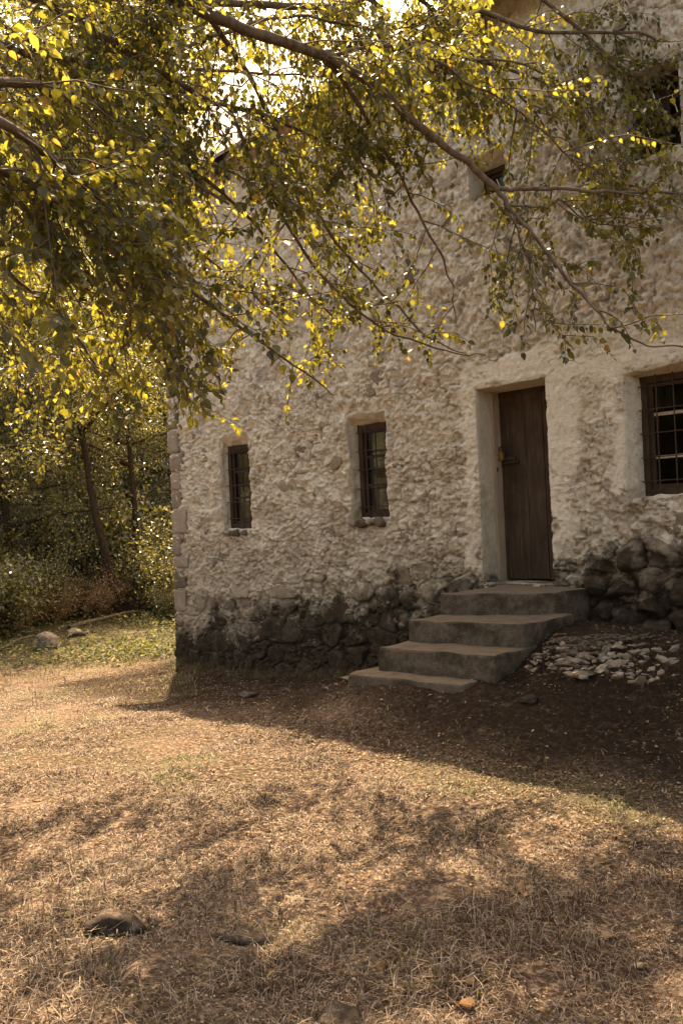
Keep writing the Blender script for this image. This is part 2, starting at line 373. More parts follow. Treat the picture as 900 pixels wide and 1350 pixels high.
zexp = ip(X, [-5.5, -3, -1, .2, .7, 1.2, 2.5], [-.25, -.12, .12, .0, .02, .30, .5])+(fbm(X*1.7, Z*1.7, 71, 3)-.5)*.5   # below: bare stones
bare = sst((zexp-Z)/.16)
smo = np.zeros(X.shape)
def band(x0, x1, z0, z1, s=.05): return sst((X-x0)/s)*sst((x1-X)/s)*sst((Z-z0)/s)*sst((z1-Z)/s)
wig = (fbm(X*4, Z*4, 81, 4)-.5)*.34
for b_ in ((-.48, -.2, .12, 1.98), (-.45, .62, 1.74, 2.05), (.45, .80, .25, 1.98), (.62, 2.4, 1.68, 1.90), (1.02, 1.24, .75, 1.75)):
    X0 = X; smo = np.maximum(smo, sst((X+wig-b_[0])/.08)*sst((b_[1]-X-wig)/.08)*sst((Z+wig-b_[2])/.05)*sst((b_[3]-Z-wig*.5)/.04))
smo2 = np.maximum(smo, .6*sst((fbm(X*1.1, Z*1.1, 91, 2)-.52)/.12)*sst((X+.6)/.5)*sst((Z-.5)/.3)*sst((2.3-Z)/.3))
rough = 1-smo2
n1 = fbm(X*3, Z*3, 1, 4)-.5; n2 = fbm(X*11, Z*13, 2, 4)-.5; n3 = fbm(X*34, Z*38, 3, 3)-.5
ridge = 1-np.abs(fbm(X*8, Z*9, 15, 3)-.5)*2
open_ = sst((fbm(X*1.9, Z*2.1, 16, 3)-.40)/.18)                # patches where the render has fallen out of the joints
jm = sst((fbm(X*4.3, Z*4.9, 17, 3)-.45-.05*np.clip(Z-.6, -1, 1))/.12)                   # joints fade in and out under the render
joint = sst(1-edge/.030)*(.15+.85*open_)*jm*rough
bulge = sst(edge/.035)*(.003+.013*srnd[sid]*open_)
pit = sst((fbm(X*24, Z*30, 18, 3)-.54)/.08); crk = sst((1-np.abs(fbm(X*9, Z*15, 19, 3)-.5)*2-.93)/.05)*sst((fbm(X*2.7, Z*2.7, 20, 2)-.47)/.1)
fa = fbm(X*6.5+jx*6, Z*9, 22, 4); fb = fbm(X*15+jx*9, Z*19, 23, 3)
flake = .010*sst((fa-.50)/.025)+.009*sst((fa-.58)/.02)+.008*sst((fb-.50)/.035)+.007*sst((fb-.60)/.03)-.012*sst((.40-fa)/.02)
H = rough*(bulge*.8+flake+n1*.030+n2*.008+n3*.028-.018*joint-.019*pit-.022*crk)+smo2*(.018+n1*.014+n2*.014+n3*.016-.010*pit*(n1 > .02))
H = H*(1-bare)+bare*(bulge*1.8-.012*(edge < .02)+n2*.05+n3*.045+n1*.05-.02*pit)
batter = .10*sst((-.1-Z)/1.1)+.06*np.exp(-((X+.75)/.35)**2)*sst((.1-Z)/.4); H = H+batter
H = np.where(X < XL+.03, np.minimum(H, .01), H)
# keep flush near the openings
for o_, _, _ in OPEN.values():
    d = np.maximum(np.maximum(o_[0]-X, X-o_[1]), np.maximum(o_[2]-Z, Z-o_[3])); H *= np.where(d < .03, .5+.5*np.clip(d/.03, 0, 1), 1)
# warp so that the openings are not ruler straight
WX = np.zeros(X.shape); WZ = np.zeros(X.shape)
for k, (nm, (o_, i_, dp)) in enumerate(OPEN.items()):
    amp = .006 if nm == 'dr' else .030
    for xe in o_[:2]:
        g = np.exp(-((X-xe)/.07)**2)*sst(1-np.maximum(o_[2]-.1-Z, Z-o_[3]-.1)/.1); WX += g*(fbm(Z*5, Z*0+xe*9, 100+k, 4)-.5)*2*amp
    for ze in o_[2:]:
        if nm == 'dr' and ze == 0: continue
        g = np.exp(-((Z-ze)/.07)**2)*sst(1-np.maximum(o_[0]-.1-X, X-o_[1]-.1)/.1); WZ += g*(fbm(X*6, X*0+ze*7, 130+k, 4)-.5)*2*amp
GX = X+WX; GZ = Z+WZ
nx, nz_ = X.shape
V = np.stack([GX.ravel(), -H.ravel(), GZ.ravel()], 1); Fq = gridfaces(nx, nz_)
xc = (xl[:-1]+xl[1:])/2; zc = (zl[:-1]+zl[1:])/2; keep = np.ones((nx-1, nz_-1), bool)
xtra = []; nv = len(V); ex_n = 0; xF = []
for k, (nm, (o_, i_, dp)) in enumerate(OPEN.items()):
    a0, a1 = [int(np.argmin(abs(xl-v))) for v in o_[:2]]; b0, b1 = [int(np.argmin(abs(zl-v))) for v in o_[2:]]
    keep[a0:a1, b0:b1] = False
    loop = [(i, b0) for i in range(a0, a1)]+[(a1, j) for j in range(b0, b1)]+[(i, b1) for i in range(a1, a0, -1)]+[(a0, j) for j in range(b1, b0, -1)]
    li = np.array([i*nz_+j for i, j in loop]); lx = xl[[i for i, j in loop]]; lz = zl[[j for i, j in loop]]
    u = (lx-o_[0])/(o_[1]-o_[0]); v = (lz-o_[2])/(o_[3]-o_[2]); tx = i_[0]+u*(i_[1]-i_[0]); tz = i_[2]+v*(i_[3]-i_[2])
    prev = li; K = 7; P0 = V[li]
    for q in range(1, K+1):
        f = q/K; na = (.005 if nm == 'dr' else .032)*math.sin(math.pi*min(f, .9))
        P = np.stack([P0[:, 0]*(1-f)+tx*f+(fbm(lz*9+lx*3, np.full(len(lx), f*3.), 200+k, 3)-.5)*2*na*((u < .01)|(u > .99)),
                      P0[:, 1]*(1-f)+dp*f,
                      P0[:, 2]*(1-f)+tz*f+(fbm(lx*9+lz*3, np.full(len(lx), f*3.), 230+k, 3)-.5)*2*na*((v < .01)|(v > .99))], 1)
        cur = nv+ex_n+np.arange(len(li)); xtra.append(P); ex_n += len(li)
        xF.append(np.stack([prev, np.roll(prev, -1), np.roll(cur, -1), cur], 1)); prev = cur
V2 = np.concatenate([V]+xtra); F_ = np.concatenate([Fq[keep.ravel()]]+xF)
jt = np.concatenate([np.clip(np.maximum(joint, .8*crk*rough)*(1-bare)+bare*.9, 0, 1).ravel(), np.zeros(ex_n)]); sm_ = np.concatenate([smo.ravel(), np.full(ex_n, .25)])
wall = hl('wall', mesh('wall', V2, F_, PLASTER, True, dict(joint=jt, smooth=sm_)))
# other walls, simple slabs; the left one stops behind the corner stones
sw = fmerge([box(XL, XL+.5, .05, DEP, -1.6, ZT), box(XR-.5, XR, .05, DEP, -1.6, ZT), box(XL+.5, XR-.5, DEP-.5, DEP, -1.6, ZT)])
SLP = 1.3; zr = ZT+(DEP/2)*SLP
g1 = np.array([(XL, 0.05, ZT), (XL, DEP, ZT), (XL, DEP/2, zr), (XL+.45, 0.05, ZT), (XL+.45, DEP, ZT), (XL+.45, DEP/2, zr)]); g2 = g1+[XR-XL-.45, 0, 0]
hl('wall', mesh('wall', *sw, PLASTER, False, dict(joint=np.zeros(len(sw[0])), smooth=np.zeros(len(sw[0])))))
gf = np.array([[0, 2, 1], [3, 4, 5]]); gq = np.array([[0, 1, 4, 3], [1, 2, 5, 4], [2, 0, 3, 5]])
for g in (g1, g2): hl('gable', mesh('gable', g, [gf, gq], PLASTER, False, dict(joint=np.zeros(6), smooth=np.zeros(6))))
hl('floor', mesh('floor', *box(XL+.5, XR-.5, .45, DEP-.5, 2.45, 2.6), DOORW))

def blob(r, seed, flat=.6, sub=2, jag=.28):
    bm = bmesh.new(); bmesh.ops.create_icosphere(bm, subdivisions=sub, radius=1); s = Vector((seed*2.7, seed*.9, seed*5.1))
    rr_ = random.Random(seed); pl = [(Vector((rr_.gauss(0, 1), rr_.gauss(0, 1), rr_.gauss(0, 1))).normalized(), rr_.uniform(.55, .88)) for _ in range(11)]
    for v in bm.verts:
        for nn, dd_ in pl:
            q = v.co.dot(nn)-dd_
            if q > 0: v.co -= nn*q
        d = 1+mnoise.noise(v.co*1.3+s)*jag*1.2+mnoise.noise(v.co*3.1+s)*jag*.6; v.co = Vector((v.co.x*r[0], v.co.y*r[1], v.co.z*r[2]))*d
    return bm
# stones showing in the wall
def stone_mesh(name, sx, sz, rr, dome, sink, y0, seed, mat=None, sq=1.0, yoff=None):
    n = len(rr); an = np.arange(n)*2*math.pi/n; r = np.random.default_rng(seed); tilt = r.normal(0, .13, 2)
    rings = []
    for f, hgt in ((1.0, -sink), (.97, dome*.55), (.80, dome*.95), (.42, dome)):
        rad = rr*f*(1+(r.random(n)-.5)*.10*(f < 1)); h = hgt+(r.random(n)-.5)*dome*.55*(f < 1)+tilt[0]*np.cos(an)*rad+tilt[1]*np.sin(an)*rad
        rings.append(np.stack([np.cos(an)*rad, -h, np.sin(an)*rad/SCZ], 1))
    V = np.concatenate(rings+[np.array([[0, -dome*(1+(r.random()-.5)*.2), 0]])]); V[:, 1] += y0
    Fq = []
    for q in range(3):
        a = q*n+np.arange(n); b = q*n+(np.arange(n)+1) % n; Fq.append(np.stack([a, b, b+n, a+n], 1))
    a = 3*n+np.arange(n); b = 3*n+(np.arange(n)+1) % n; T = np.stack([a, b, np.full(n, 4*n)], 1)
    return mesh(name, V, [np.concatenate(Fq), T], mat or STONE, True)
an = np.arange(14)*2*math.pi/14; cand = []
SS = SD*[1, SCZ]; OR = [v[0] for v in OPEN.values()]
for k, (sx, sz) in enumerate(SD):
    if sx < XL+.42 or sx > 2.05: continue
    ze = float(ip(sx, [-5.5, -3, -1, .2, .7, 1.2, 2.5], [-.25, -.12, .12, .0, .02, .30, .5]))+(float(fbm(sx*1.7, sz*1.7, 71, 3))-.5)*.5
    if any(o[0]-.14 < sx < o[1]+.14 and o[2]-.13 < sz < o[3]+.13 for o in OR): continue
    low = sz < ze+.02
    if not low and not (srnd[k] > .86 and sz < 4.9): continue
    if low and sx < .7 and srnd[k]*7 % 1 < .38: continue
    if -.6 < sx < .85 and -.2 < sz < 2.05 and not (low and sz < -.02): continue
    if .6 < sx and (1.6 < sz < 1.95 or (sx < .85 and .2 < sz) or (sx < 1.3 and .7 < sz < 2)): continue
    if -.05 < sx < .80 and sz < -.02: continue      # behind the steps
    if sz < float(gz(sx, -.1, False))-.12: continue
    nb_ = SS-SS[k]; l2 = (nb_**2).sum(1); nb_ = nb_[(l2 > 0) & (l2 < .8)]
    rs = np.arange(.03, .30, .006); pts = np.stack([np.cos(an), np.sin(an)], 1)[:, None]*rs[None, :, None]
    own = (np.abs(pts)**PN).sum(-1); oth = (np.abs(pts[:, :, None]-nb_[None, None])**PN).sum(-1).min(-1)
    bad = oth < own; rr = np.where(bad.any(1), rs[bad.argmax(1)], .3)-.010; rr = .92*rr+.04*(np.roll(rr, 1)+np.roll(rr, -1)); rr *= 1+(rng.random(len(an))-.5)*.16
    if not low: rr *= .75
    cand.append((sx, sz, rr, low, k))
cand = cand[:270]
for sx, sz, rr, low, k in cand:
    bt = .10*float(sst((-.1-sz)/1.1))+.06*math.exp(-((sx+.75)/.35)**2)*float(sst((.1-sz)/.4))
    if low and sx > .8:
        bm = blob((1, 1, 1), k+900, sub=3, jag=.16)
        for v in bm.verts:
            a_ = math.atan2(v.co.z, v.co.x) % (2*math.pi); r_ = float(np.interp(a_, np.append(an, 2*math.pi), np.append(rr, rr[0])))*1.03
            v.co = Vector((v.co.x*r_, v.co.y*(.10+.05*srnd[k]), v.co.z*r_/SCZ))+mnoise.noise_vector(v.co*9+Vector((k, 0, 0)))*.016
        me = bpy.data.meshes.new('stone'); bm.to_mesh(me); bm.free(); me.materials.append(STONE); me.polygons.foreach_set('use_smooth', np.full(len(me.polygons), True, bool))
        o = link('stone', me, wall); o.location = (sx, .015-bt, sz); continue
    me = stone_mesh('stone', sx, sz, np.maximum(rr, .05), ((.012+.024*srnd[k]) if sx < .8 else (.030+.04*srnd[k])) if low else .010, .05, -bt+(.0 if low else -.004), k)
    o = link('stone', me, wall); o.location = (sx, 0, sz); o.rotation_euler = (random.uniform(-.12, .12)*low, 0, random.uniform(-.1, .1)*low)
# corner stones
z = -1.35; k = 0
while z < ZT-.05:
    hgt = random.uniform(.15, .34); L = random.uniform(.13, .36)
    bm = rbox(XL-.004-random.random()*.012, XL+L, -.030-random.random()*.014-.03*float(sst((-.1-z)/1.1)), .5-(.0 if k % 2 else .2), z+.012, z+hgt-.012, .024, .014, 8, .06, k)
    o = bmobj('corner_stone', bm, QUOIN, wall, True); z += hgt; k += 1
# sill stones
sill = [(x, .585) for x in (-1.93, -1.80, -1.66, -1.53)]+[(x, .52) for x in (-4.22, -4.02, -3.86)]
for k, (x, z) in enumerate(sill):
    o = bmobj('sill_stone', blob((.085+.02*(k % 3 == 1), .06, .042+.015*(k % 2)), k), RUBBLE, wall, True); o.location = (x, -.03, z)

# windows
def part(name, vf, mat, parent, smooth=False):
    return hl(name, mesh(name, vf[0], vf[1], mat, smooth), parent)
def window(x0, x1, z0, z1, y, fw_, sash, mull, trans, bars, curtain=None):
    win = part('window', fmerge([box(x0-.05, x0+fw_, y-.03, y+.06, z0-.03, z1+.03), box(x1-fw_, x1+.05, y-.03, y+.06, z0-.03, z1+.03),
               box(x0+fw_, x1-fw_, y-.028, y+.058, z1-fw_, z1+.03), box(x0+fw_, x1-fw_, y-.028, y+.058, z0-.03, z0+fw_)]), FRAMEW, None)
    a0, a1, b0, b1 = x0+fw_, x1-fw_, z0+fw_, z1-fw_
    part('sash', fmerge([box(a0, a0+sash, y, y+.035, b0, b1), box(a1-sash, a1, y, y+.035, b0, b1), box(a0+sash, a1-sash, y+.002, y+.033, b1-sash, b1), box(a0+sash, a1-sash, y+.002, y+.033, b0, b0+sash)]), FRAMEW, win)
    xs = [a0+sash, a1-sash]
    if mull:
        mc = (x0+x1)/2; part('mullion', fmerge([box(mc-.035, mc-.002, y-.008, y+.036, b0+.001, b1-.001), box(mc+.002, mc+.035, y-.012, y+.036, b0+.001, b1-.001)]), FRAMEW, win)
        xs = [a0+sash, mc-.035, mc+.035, a1-sash]
    zs = [b0+sash]+list(trans)+[b1-sash]
    for q in range(0, len(xs), 2):
        for t in trans: part('glazing_bar', box(xs[q], xs[q+1], y+.004, y+.031, t-.013, t+.013), FRAMEW if not mull else PALEW if bars[0] > 3 else FRAMEW, win)
        for a, b in zip(zs[:-1], zs[1:]): part('pane', box(xs[q], xs[q+1], y+.015, y+.019, a, b), GLASS, win)
    nvb, nhb = bars
    for k in range(nvb):
        x = x0+(x1-x0)*(k+1)/(nvb+1); part('iron_bar', tube([(x, y-.055, z0-.01), (x, y-.055, z1+.01)], .006, 6), IRON, win, True)
    for k in range(nhb):
        z = z0+(z1-z0)*(k+.6)/nhb; part('iron_bar', tube([(x0-.005, y-.064, z), (x1+.005, y-.064, z+.004)], .005, 6), IRON, win, True)
    if curtain:
        n = 40; xx = np.linspace(a0, a1, n); yy = y+.10+.012*np.sin(xx*55)+.006*np.sin(xx*23+1)
        Vc = np.concatenate([np.stack([xx, yy, np.full(n, b0-.02)], 1), np.stack([xx, yy+.01, np.full(n, curtain)], 1)]); i = np.arange(n-1)
        part('curtain', (Vc, np.stack([i, i+1, i+n+1, i+n], 1)), CLOTH, win, True)
    return win
window(-4.31, -3.71, .57, 1.60, .14, .06, .03, False, (.95, 1.28), (3, 5), 1.02)
window(-1.97, -1.40, .63, 1.62, .17, .06, .03, False, (.98, 1.28), (3, 5), 1.05)
window(1.27, 2.12, .72, 1.66, .18, .05, .035, True, (1.02, 1.36), (5, 5))
window(1.29, 1.82, 3.33, 3.98, .22, .04, .03, True, (3.66,), (0, 0))
window(-.22, .19, 3.49, 3.80, .24, .05, .03, False, (), (0, 0))

# door
door = part('door', fmerge([box(-.235, .51, .338, .352, .012, 1.74), box(-.20, .48, .352, .38, .25, .37), box(-.20, .48, .352, .38, 1.3, 1.42)]), DOORW, None)
for k, (a, b, z0) in enumerate(((-.236, .047, .012), (.052, .237, .018), (.241, .510, .012))):
    bm = rbox(a, b, .305-.004*(k == 1), .338, z0, 1.742, .004, .0022, 4, .06, k+3)
    bmobj('plank', bm, DOORW, door)
P = atY(662, 605, .29)
# hasp, padlock, latch, pull
px_, pz_ = P[0], P[2]
def hb(x0, x1, y0, y1, z0, z1, k=1.45): return box(px_+x0*k, px_+x1*k, y0, y1, pz_+z0*k, pz_+z1*k)
part('hasp', fmerge([hb(-.06, .055, .290, .298, -.008, .016), hb(.02, .10, .286, .300, -.012, .010)]), IRON, door)
part('padlock', fmerge([hb(-.026, .022, .252, .280, -.012, .044), hb(-.021, .017, .247, .2515, -.005, .037)]), BRASS, door)
a = np.linspace(0, math.pi, 11); part('shackle', tube(np.stack([px_-.003+.024*np.cos(a), np.full(11, .266), pz_+.062+.048*np.sin(a)], 1), .0065, 7), IRON, door, True)
part('latch_bar', fmerge([tube([(px_+.01, .284, pz_-.045), (px_+.19, .278, pz_-.036)], .012, 7)]), IRON, door, True)
a = np.linspace(.3, 5.0, 16)
part('door_pull', tube(np.stack([px_-.055+.034*np.cos(a+1.4), np.full(16, .235), pz_-.085+.060*np.sin(a+1.4)], 1), .009, 7), IRON, door, True)
part('ring', tube(np.stack([px_-.028+.026*np.cos(np.linspace(0, 6.28, 14)), np.full(14, .250), pz_+.015+.026*np.sin(np.linspace(0, 6.28, 14))], 1), .006, 6), IRON, door, True)
fp = bmobj('door_frame', rbox(-.264, -.233, .20, .345, 0.003, 1.752, .004, .002, 5, .07, 9), PALEW, house); fp.location = -HO
part('door_head', box(-.23, .51, .29, .345, 1.715, 1.765), FRAMEW, None)
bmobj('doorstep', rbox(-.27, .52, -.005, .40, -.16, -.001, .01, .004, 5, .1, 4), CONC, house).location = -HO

# roof: boards from eave to ridge on both slopes
th = math.atan(SLP); rf = part('roof', fmerge([box(XL-.35, XR+.35, DEP/2-.09, DEP/2+.09, zr-.20, zr-.02)]), DOORW, None)
SLN = (DEP/2+.32)/math.cos(th); NB = 46; bw = (XR-XL+.8)/NB
bmsh = mesh('board', *box(0, bw-.014, 0, SLN, -.018, .018), ROOFW)
for s in (0, 1):
    for k in range(NB):
        o = link('board', bmsh, rf); x = XL-.4+k*bw+random.uniform(-.002, .002)
        if s == 0: o.matrix_local = Matrix.Translation((x, -.32, ZT-.36+.10)) @ Matrix.Rotation(th, 4, 'X') @ Matrix.Translation((0, -random.random()*.03, random.random()*.012))
        else: o.matrix_local = Matrix.Translation((x, DEP+.32, ZT-.36+.10)) @ Matrix.Rotation(math.pi-th, 4, 'X')
for k in range(14):
    x = XL+.1+k*(XR-XL-.2)/13; ln = 3.6
    a = np.array([(x, -.28, ZT-.33), (x, 1.2, ZT-.33+1.48*SLP)]); part('rafter', fmerge([tube(a, .05, 4)]), FRAMEW, rf)

# ------------------------------------------------------------------ steps
st = empty('stone_steps', (.4, -1, -.8)); tag(st, 'four worn concrete steps leading up to the dark plank door', 'steps')
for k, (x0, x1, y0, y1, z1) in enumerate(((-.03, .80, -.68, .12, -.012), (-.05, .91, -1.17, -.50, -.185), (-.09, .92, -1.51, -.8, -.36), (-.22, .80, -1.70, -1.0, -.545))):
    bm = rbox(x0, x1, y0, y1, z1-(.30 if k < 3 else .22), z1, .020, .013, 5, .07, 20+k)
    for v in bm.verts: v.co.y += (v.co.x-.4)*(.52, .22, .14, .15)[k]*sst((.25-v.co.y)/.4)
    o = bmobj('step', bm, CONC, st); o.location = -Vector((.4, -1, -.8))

# ------------------------------------------------------------------ loose stones
def rock(px, py, zz, r, label, seed, mat=RUBBLE, cat='rock', sink=.3, rotz=0., name='rock'):
    P = atZ(px, py, zz); z = float(gz(P[0], P[1]))
    for _ in range(4): P = atZ(px, py, z); z = float(gz(P[0], P[1]))
    o = bmobj(name, blob(r, seed, sub=3), mat, None, True); o.location = (P[0], P[1], z+r[2]*(1-2*sink)); o.rotation_euler = (0, 0, rotz)
    return tag(o, label, cat)
m = M('lichen_rock', .9, .2); c = m.ramp(m.noise(14, 7, .75), [(.35, (.018, .012, .008)), (.55, (.055, .038, .026)), (.75, (.24, .19, .15))]); m.color(c); m.bump(m.noise(30, 7, .75), 1., .02); LROCK = m.m
rock(66, 855, -1.3, (.22, .30, .16), 'pale flat topped boulder in the grass at the edge of the woods', 1, sink=.25, rotz=.5)
rock(100, 838, -1.3, (.22, .16, .09), 'small pale stone behind the flat topped boulder at the edge of the woods', 2, sink=.3)
rock(160, 1225, -.9, (.13, .09, .045), 'lichen covered rock half buried in dry grass in the left foreground', 3, LROCK, rotz=.6)
rock(640/2, 1240, -.9, (.13, .05, .02), 'low dark rock ridge sunk in dry grass below the middle of the lawn', 4, LROCK, rotz=.4)
rock(455, 1352, -.9, (.12, .07, .035), 'grey rock cut by the bottom edge of the picture', 5, LROCK)
rock(800, 815, -.4, (.06, .05, .06), 'upright pale stone leaning at the foot of the wall right of the steps', 6, sink=.2)
rock(478, 938, -.85, (.17, .10, .022), 'flat grey rock flush with the bare dirt left of the bottom step', 7, sink=.2, rotz=.4)
rock(770, 963, -.85, (.10, .08, .03), 'small pale rock in the shaded dirt below the rubble heap', 8, sink=.2)
rock(700, 975, -.85, (.08, .06, .03), 'small grey rock in the shaded dirt in front of the steps', 9, LROCK, sink=.2)
rock(330, 918, -.95, (.15, .09, .03), 'thin flat rock in the shaded dirt near the left house corner', 10, LROCK, sink=.2)
# rubble heap
rp = empty('rubble_pile', (1.25, -.9, -.6)); tag(rp, 'spread heap of pale broken rubble on the slope right of the steps', 'rubble')
rms = []
for k in range(8):
    bm = blob((1, .8, .55), 40+k, sub=1, jag=.4); me = bpy.data.meshes.new('stone'); bm.to_mesh(me); bm.free(); me.materials.append(RUBBLE); rms.append(me)
cnt = 0
while cnt < 290:
    px = random.gauss(772, 62); py = random.gauss(862, 22)
    if not (690 < px < 890 and 826 < py < 912) or py < max(838, 880-(px-690)*1.05) or py > 890+(px-760)*.12: continue
    P = atZ(px, py, -.6); z = -.6
    for _ in range(5): z = float(gz(P[0], P[1])); P = atZ(px, py, z)
    if P[1] > -.2: continue
    s = random.choice((.012, .016, .02, .026, .034, .05)); o = link('stone', rms[cnt % 8], rp); o.location = (P[0]-1.25, P[1]+.9, z+.6-s*.05); o.scale = (s*random.uniform(.8, 1.5), s, s*random.uniform(.5, .9)); o.rotation_euler = (random.uniform(-.4, .4), random.uniform(-.4, .4), random.uniform(0, 6)); cnt += 1

# crumbled mortar between the rubble stones
cm_ = blob((1, .8, .5), 88, sub=1, jag=.4); bmesh.ops.triangulate(cm_, faces=cm_.faces[:]); pv = np.array([v.co[:] for v in cm_.verts]); pf = np.array([[v.index for v in f.verts] for f in cm_.faces]); cm_.free()
Q = []
while len(Q) < 2600:
    px = random.gauss(780, 62); py = random.gauss(866, 24)
    if not (688 < px < 905 and 836 < py < 915) or py < 878-(px-690)*1.0: continue
    P = atZ(px, py, -.6); z = -.6
    for _ in range(4): z = float(gz(P[0], P[1])); P = atZ(px, py, z)
    if P[1] < -.15: Q.append((P[0], P[1], z+.002))
Q = np.array(Q); n = len(Q); s_ = rng.uniform(.005, .020, n); a_ = rng.uniform(0, 6.28, n); ca, sa = np.cos(a_)[:, None], np.sin(a_)[:, None]
V = np.stack([pv[None, :, 0]*ca-pv[None, :, 1]*sa, pv[None, :, 0]*sa+pv[None, :, 1]*ca, np.repeat(pv[None, :, 2], n, 0)], -1)*s_[:, None, None]+(Q-[1.25, -.9, -.6])[:, None]
o = link('chips', mesh('chips', V.reshape(-1, 3), (pf[None]+np.arange(n)[:, None, None]*len(pv)).reshape(-1, 3), RUBBLE), rp); o['kind'] = 'stuff'

# ------------------------------------------------------------------ leaf geometry
def leaf_shape():
    mid = [(0, 0, 0), (.34, 0, -.05), (.70, 0, -.03), (1.0, 0, -.16)]
    L = [(.10, .24, .05), (.36, .36, .07), (.72, .20, .02)]; Rr = [(x, -y, z) for x, y, z in L]
    V = np.array(mid+L+Rr, float)
    T = [(0, 4, 1), (4, 5, 1), (1, 5, 2), (5, 6, 2), (2, 6, 3), (0, 1, 7), (7, 1, 8), (1, 2, 8), (8, 2, 9), (2, 3, 9)]
    return V, np.array(T)
LV, LT = leaf_shape()
LV2 = np.array([(0, 0, 0), (.45, .30, .06), (1, 0, -.1), (.45, -.30, .06)]); LT2 = np.array([(0, 1, 2), (0, 2, 3)])
def frames(D, Nn):
    D = D/(np.linalg.norm(D, axis=1)[:, None]+1e-9); S = np.cross(Nn, D); S /= np.linalg.norm(S, axis=1)[:, None]+1e-9; N2 = np.cross(D, S); return D, S, N2
def leaves(P, D, Nn, size, shape=0):
    V0, T0 = (LV, LT) if shape == 0 else (LV2, LT2)
    D, S, N2 = frames(D, Nn); n = len(P)
    V = P[:, None]+size[:, None, None]*(D[:, None]*V0[None, :, 0:1]+S[:, None]*V0[None, :, 1:2]+N2[:, None]*V0[None, :, 2:3])
    return V.reshape(-1, 3), (T0[None]+np.arange(n)[:, None, None]*len(V0)).reshape(-1, 3), len(V0)
def unit(v): return v/(np.linalg.norm(v, axis=-1, keepdims=True)+1e-9)

# ------------------------------------------------------------------ foreground tree
TB = np.array([-1.4, -6.4, 0.]); TB[2] = float(gz(TB[0], TB[1]))
tree = empty('overhanging_tree', TB); tag(tree, 'broad leafed tree reaching over the lawn from the left with yellow green backlit leaves', 'tree')
def tl(name, me): o = link(name, me, tree); o.location = -TB; return o
crown0 = TB+np.array([.35, .25, 2.6])
trunk = curve([TB-[0, 0, .2], TB+[.05, 0, .8], TB+[.2, .1, 1.7], crown0, crown0+[.4, .3, 1.2], crown0+[.9, .7, 2.4]], 24, .01, 1)
tl('trunk', mesh('trunk', *tube(trunk, np.concatenate([[.30, .24], np.linspace(.21, .08, 22)]), 14), BARK, True))
L = []   # (points, r0, r1)
def limb(pts, r0, r1, root=True):
    P = [at(*p) for p in pts]
    if root:
        c = trunk[10+len(L) % 12]; P = [c, c*.45+P[0]*.55+[0, 0, .15]]+P
    L.append((curve(P, max(12, len(P)*6), .012, len(L)+5), r0, r1)); return P
limb([(-60, -40, 4.4), (130, -30, 4.6), (270, 12, 4.8), (330, 40, 4.9), (430, 76, 5.1), (490, 113, 5.2), (540, 155, 5.3), (600, 203, 5.4), (655, 250, 5.5)], .042, .018)
F0 = (655, 250, 5.5)
limb([F0, (690, 249, 5.55), (740, 251, 5.6), (800, 254, 5.7), (850, 251, 5.8), (915, 256, 5.9), (980, 262, 6)], .014, .007, False)
limb([F0, (676, 275, 5.45), (700, 305, 5.4), (740, 358, 5.35), (775, 397, 5.3), (808, 432, 5.2), (850, 453, 5.2), (915, 460, 5.2)], .014, .004, False)
limb([F0, (668, 275, 5.5), (687, 315, 5.5), (697, 360, 5.5), (703, 400, 5.5), (706, 440, 5.5)], .009, .003, False)
limb([(668, 270, 5.5), (710, 275, 5.6), (740, 265, 5.7), (770, 288, 5.8), (810, 297, 5.9), (850, 300, 6)], .007, .003, False)
limb([(-60, -20, 4.2), (60, 2, 4.5), (130, 45, 4.7), (200, 88, 4.9), (260, 125, 5.1), (300, 138, 5.3), (365, 158, 5.5), (450, 195, 5.9), (520, 250, 6.2)], .028, .006)
limb([(-50, 60, 4.0), (40, 72, 4.4), (110, 83, 4.8), (200, 90, 5.2), (330, 97, 5.8), (420, 100, 6.2)], .024, .006)
limb([(-60, 100, 3.6), (50, 118, 4), (130, 140, 4.4), (200, 190, 4.9), (270, 235, 5.3), (340, 300, 5.8), (400, 380, 6.2), (450, 430, 6.4)], .026, .005)
limb([(-50, 215, 3.3), (0, 226, 3.5), (50, 246, 3.7), (110, 300, 4), (160, 380, 4.3), (200, 450, 4.5), (240, 505, 4.6), (290, 520, 4.7)], .022, .004)
limb([(-50, 140, 3.2), (60, 200, 3.6), (130, 260, 4), (200, 330, 4.5), (260, 390, 4.9), (330, 440, 5.3), (400, 490, 5.6), (440, 520, 5.7)], .024, .004)
limb([(-80, 300, 3.6), (0, 350, 4), (60, 400, 4.4), (110, 460, 4.8), (150, 530, 5.1)], .018, .004)
limb([(-60, -80, 4.6), (150, -10, 5.2), (300, 5, 5.8), (450, 10, 6.2), (490, 0, 6.3), (545, 62, 6.4), (620, 78, 6.5), (710, 105, 6.6), (800, 150, 6.7)], .034, .006)
limb([(-60, -120, 5), (250, -60, 5.8), (500, -30, 6.2), (640, 20, 6.4), (720, 41, 6.5), (830, 45, 6.6), (910, 70, 6.7)], .034, .006)
limb([(515, 95, 6.2), (560, 90, 6.2), (640, 78, 6.1), (700, 87, 6.1), (760, 130, 6.1), (800, 190, 6.0), (830, 240, 6)], .010, .004, False)
limb([(430, 76, 5.1), (480, 150, 5.4), (520, 220, 5.7), (560, 300, 5.9), (590, 360, 6), (600, 420, 6)], .014, .004, False)
limb([(270, 12, 4.8), (330, 100, 5.2), (380, 200, 5.6), (430, 300, 5.9), (500, 380, 6.1), (560, 440, 6.2), (620, 470, 6.2)], .016, .004, False)
limb([(-80, 40, 5.4), (100, 180, 6), (200, 280, 6.4), (300, 360, 6.7), (380, 430, 6.9)], .022, .005)
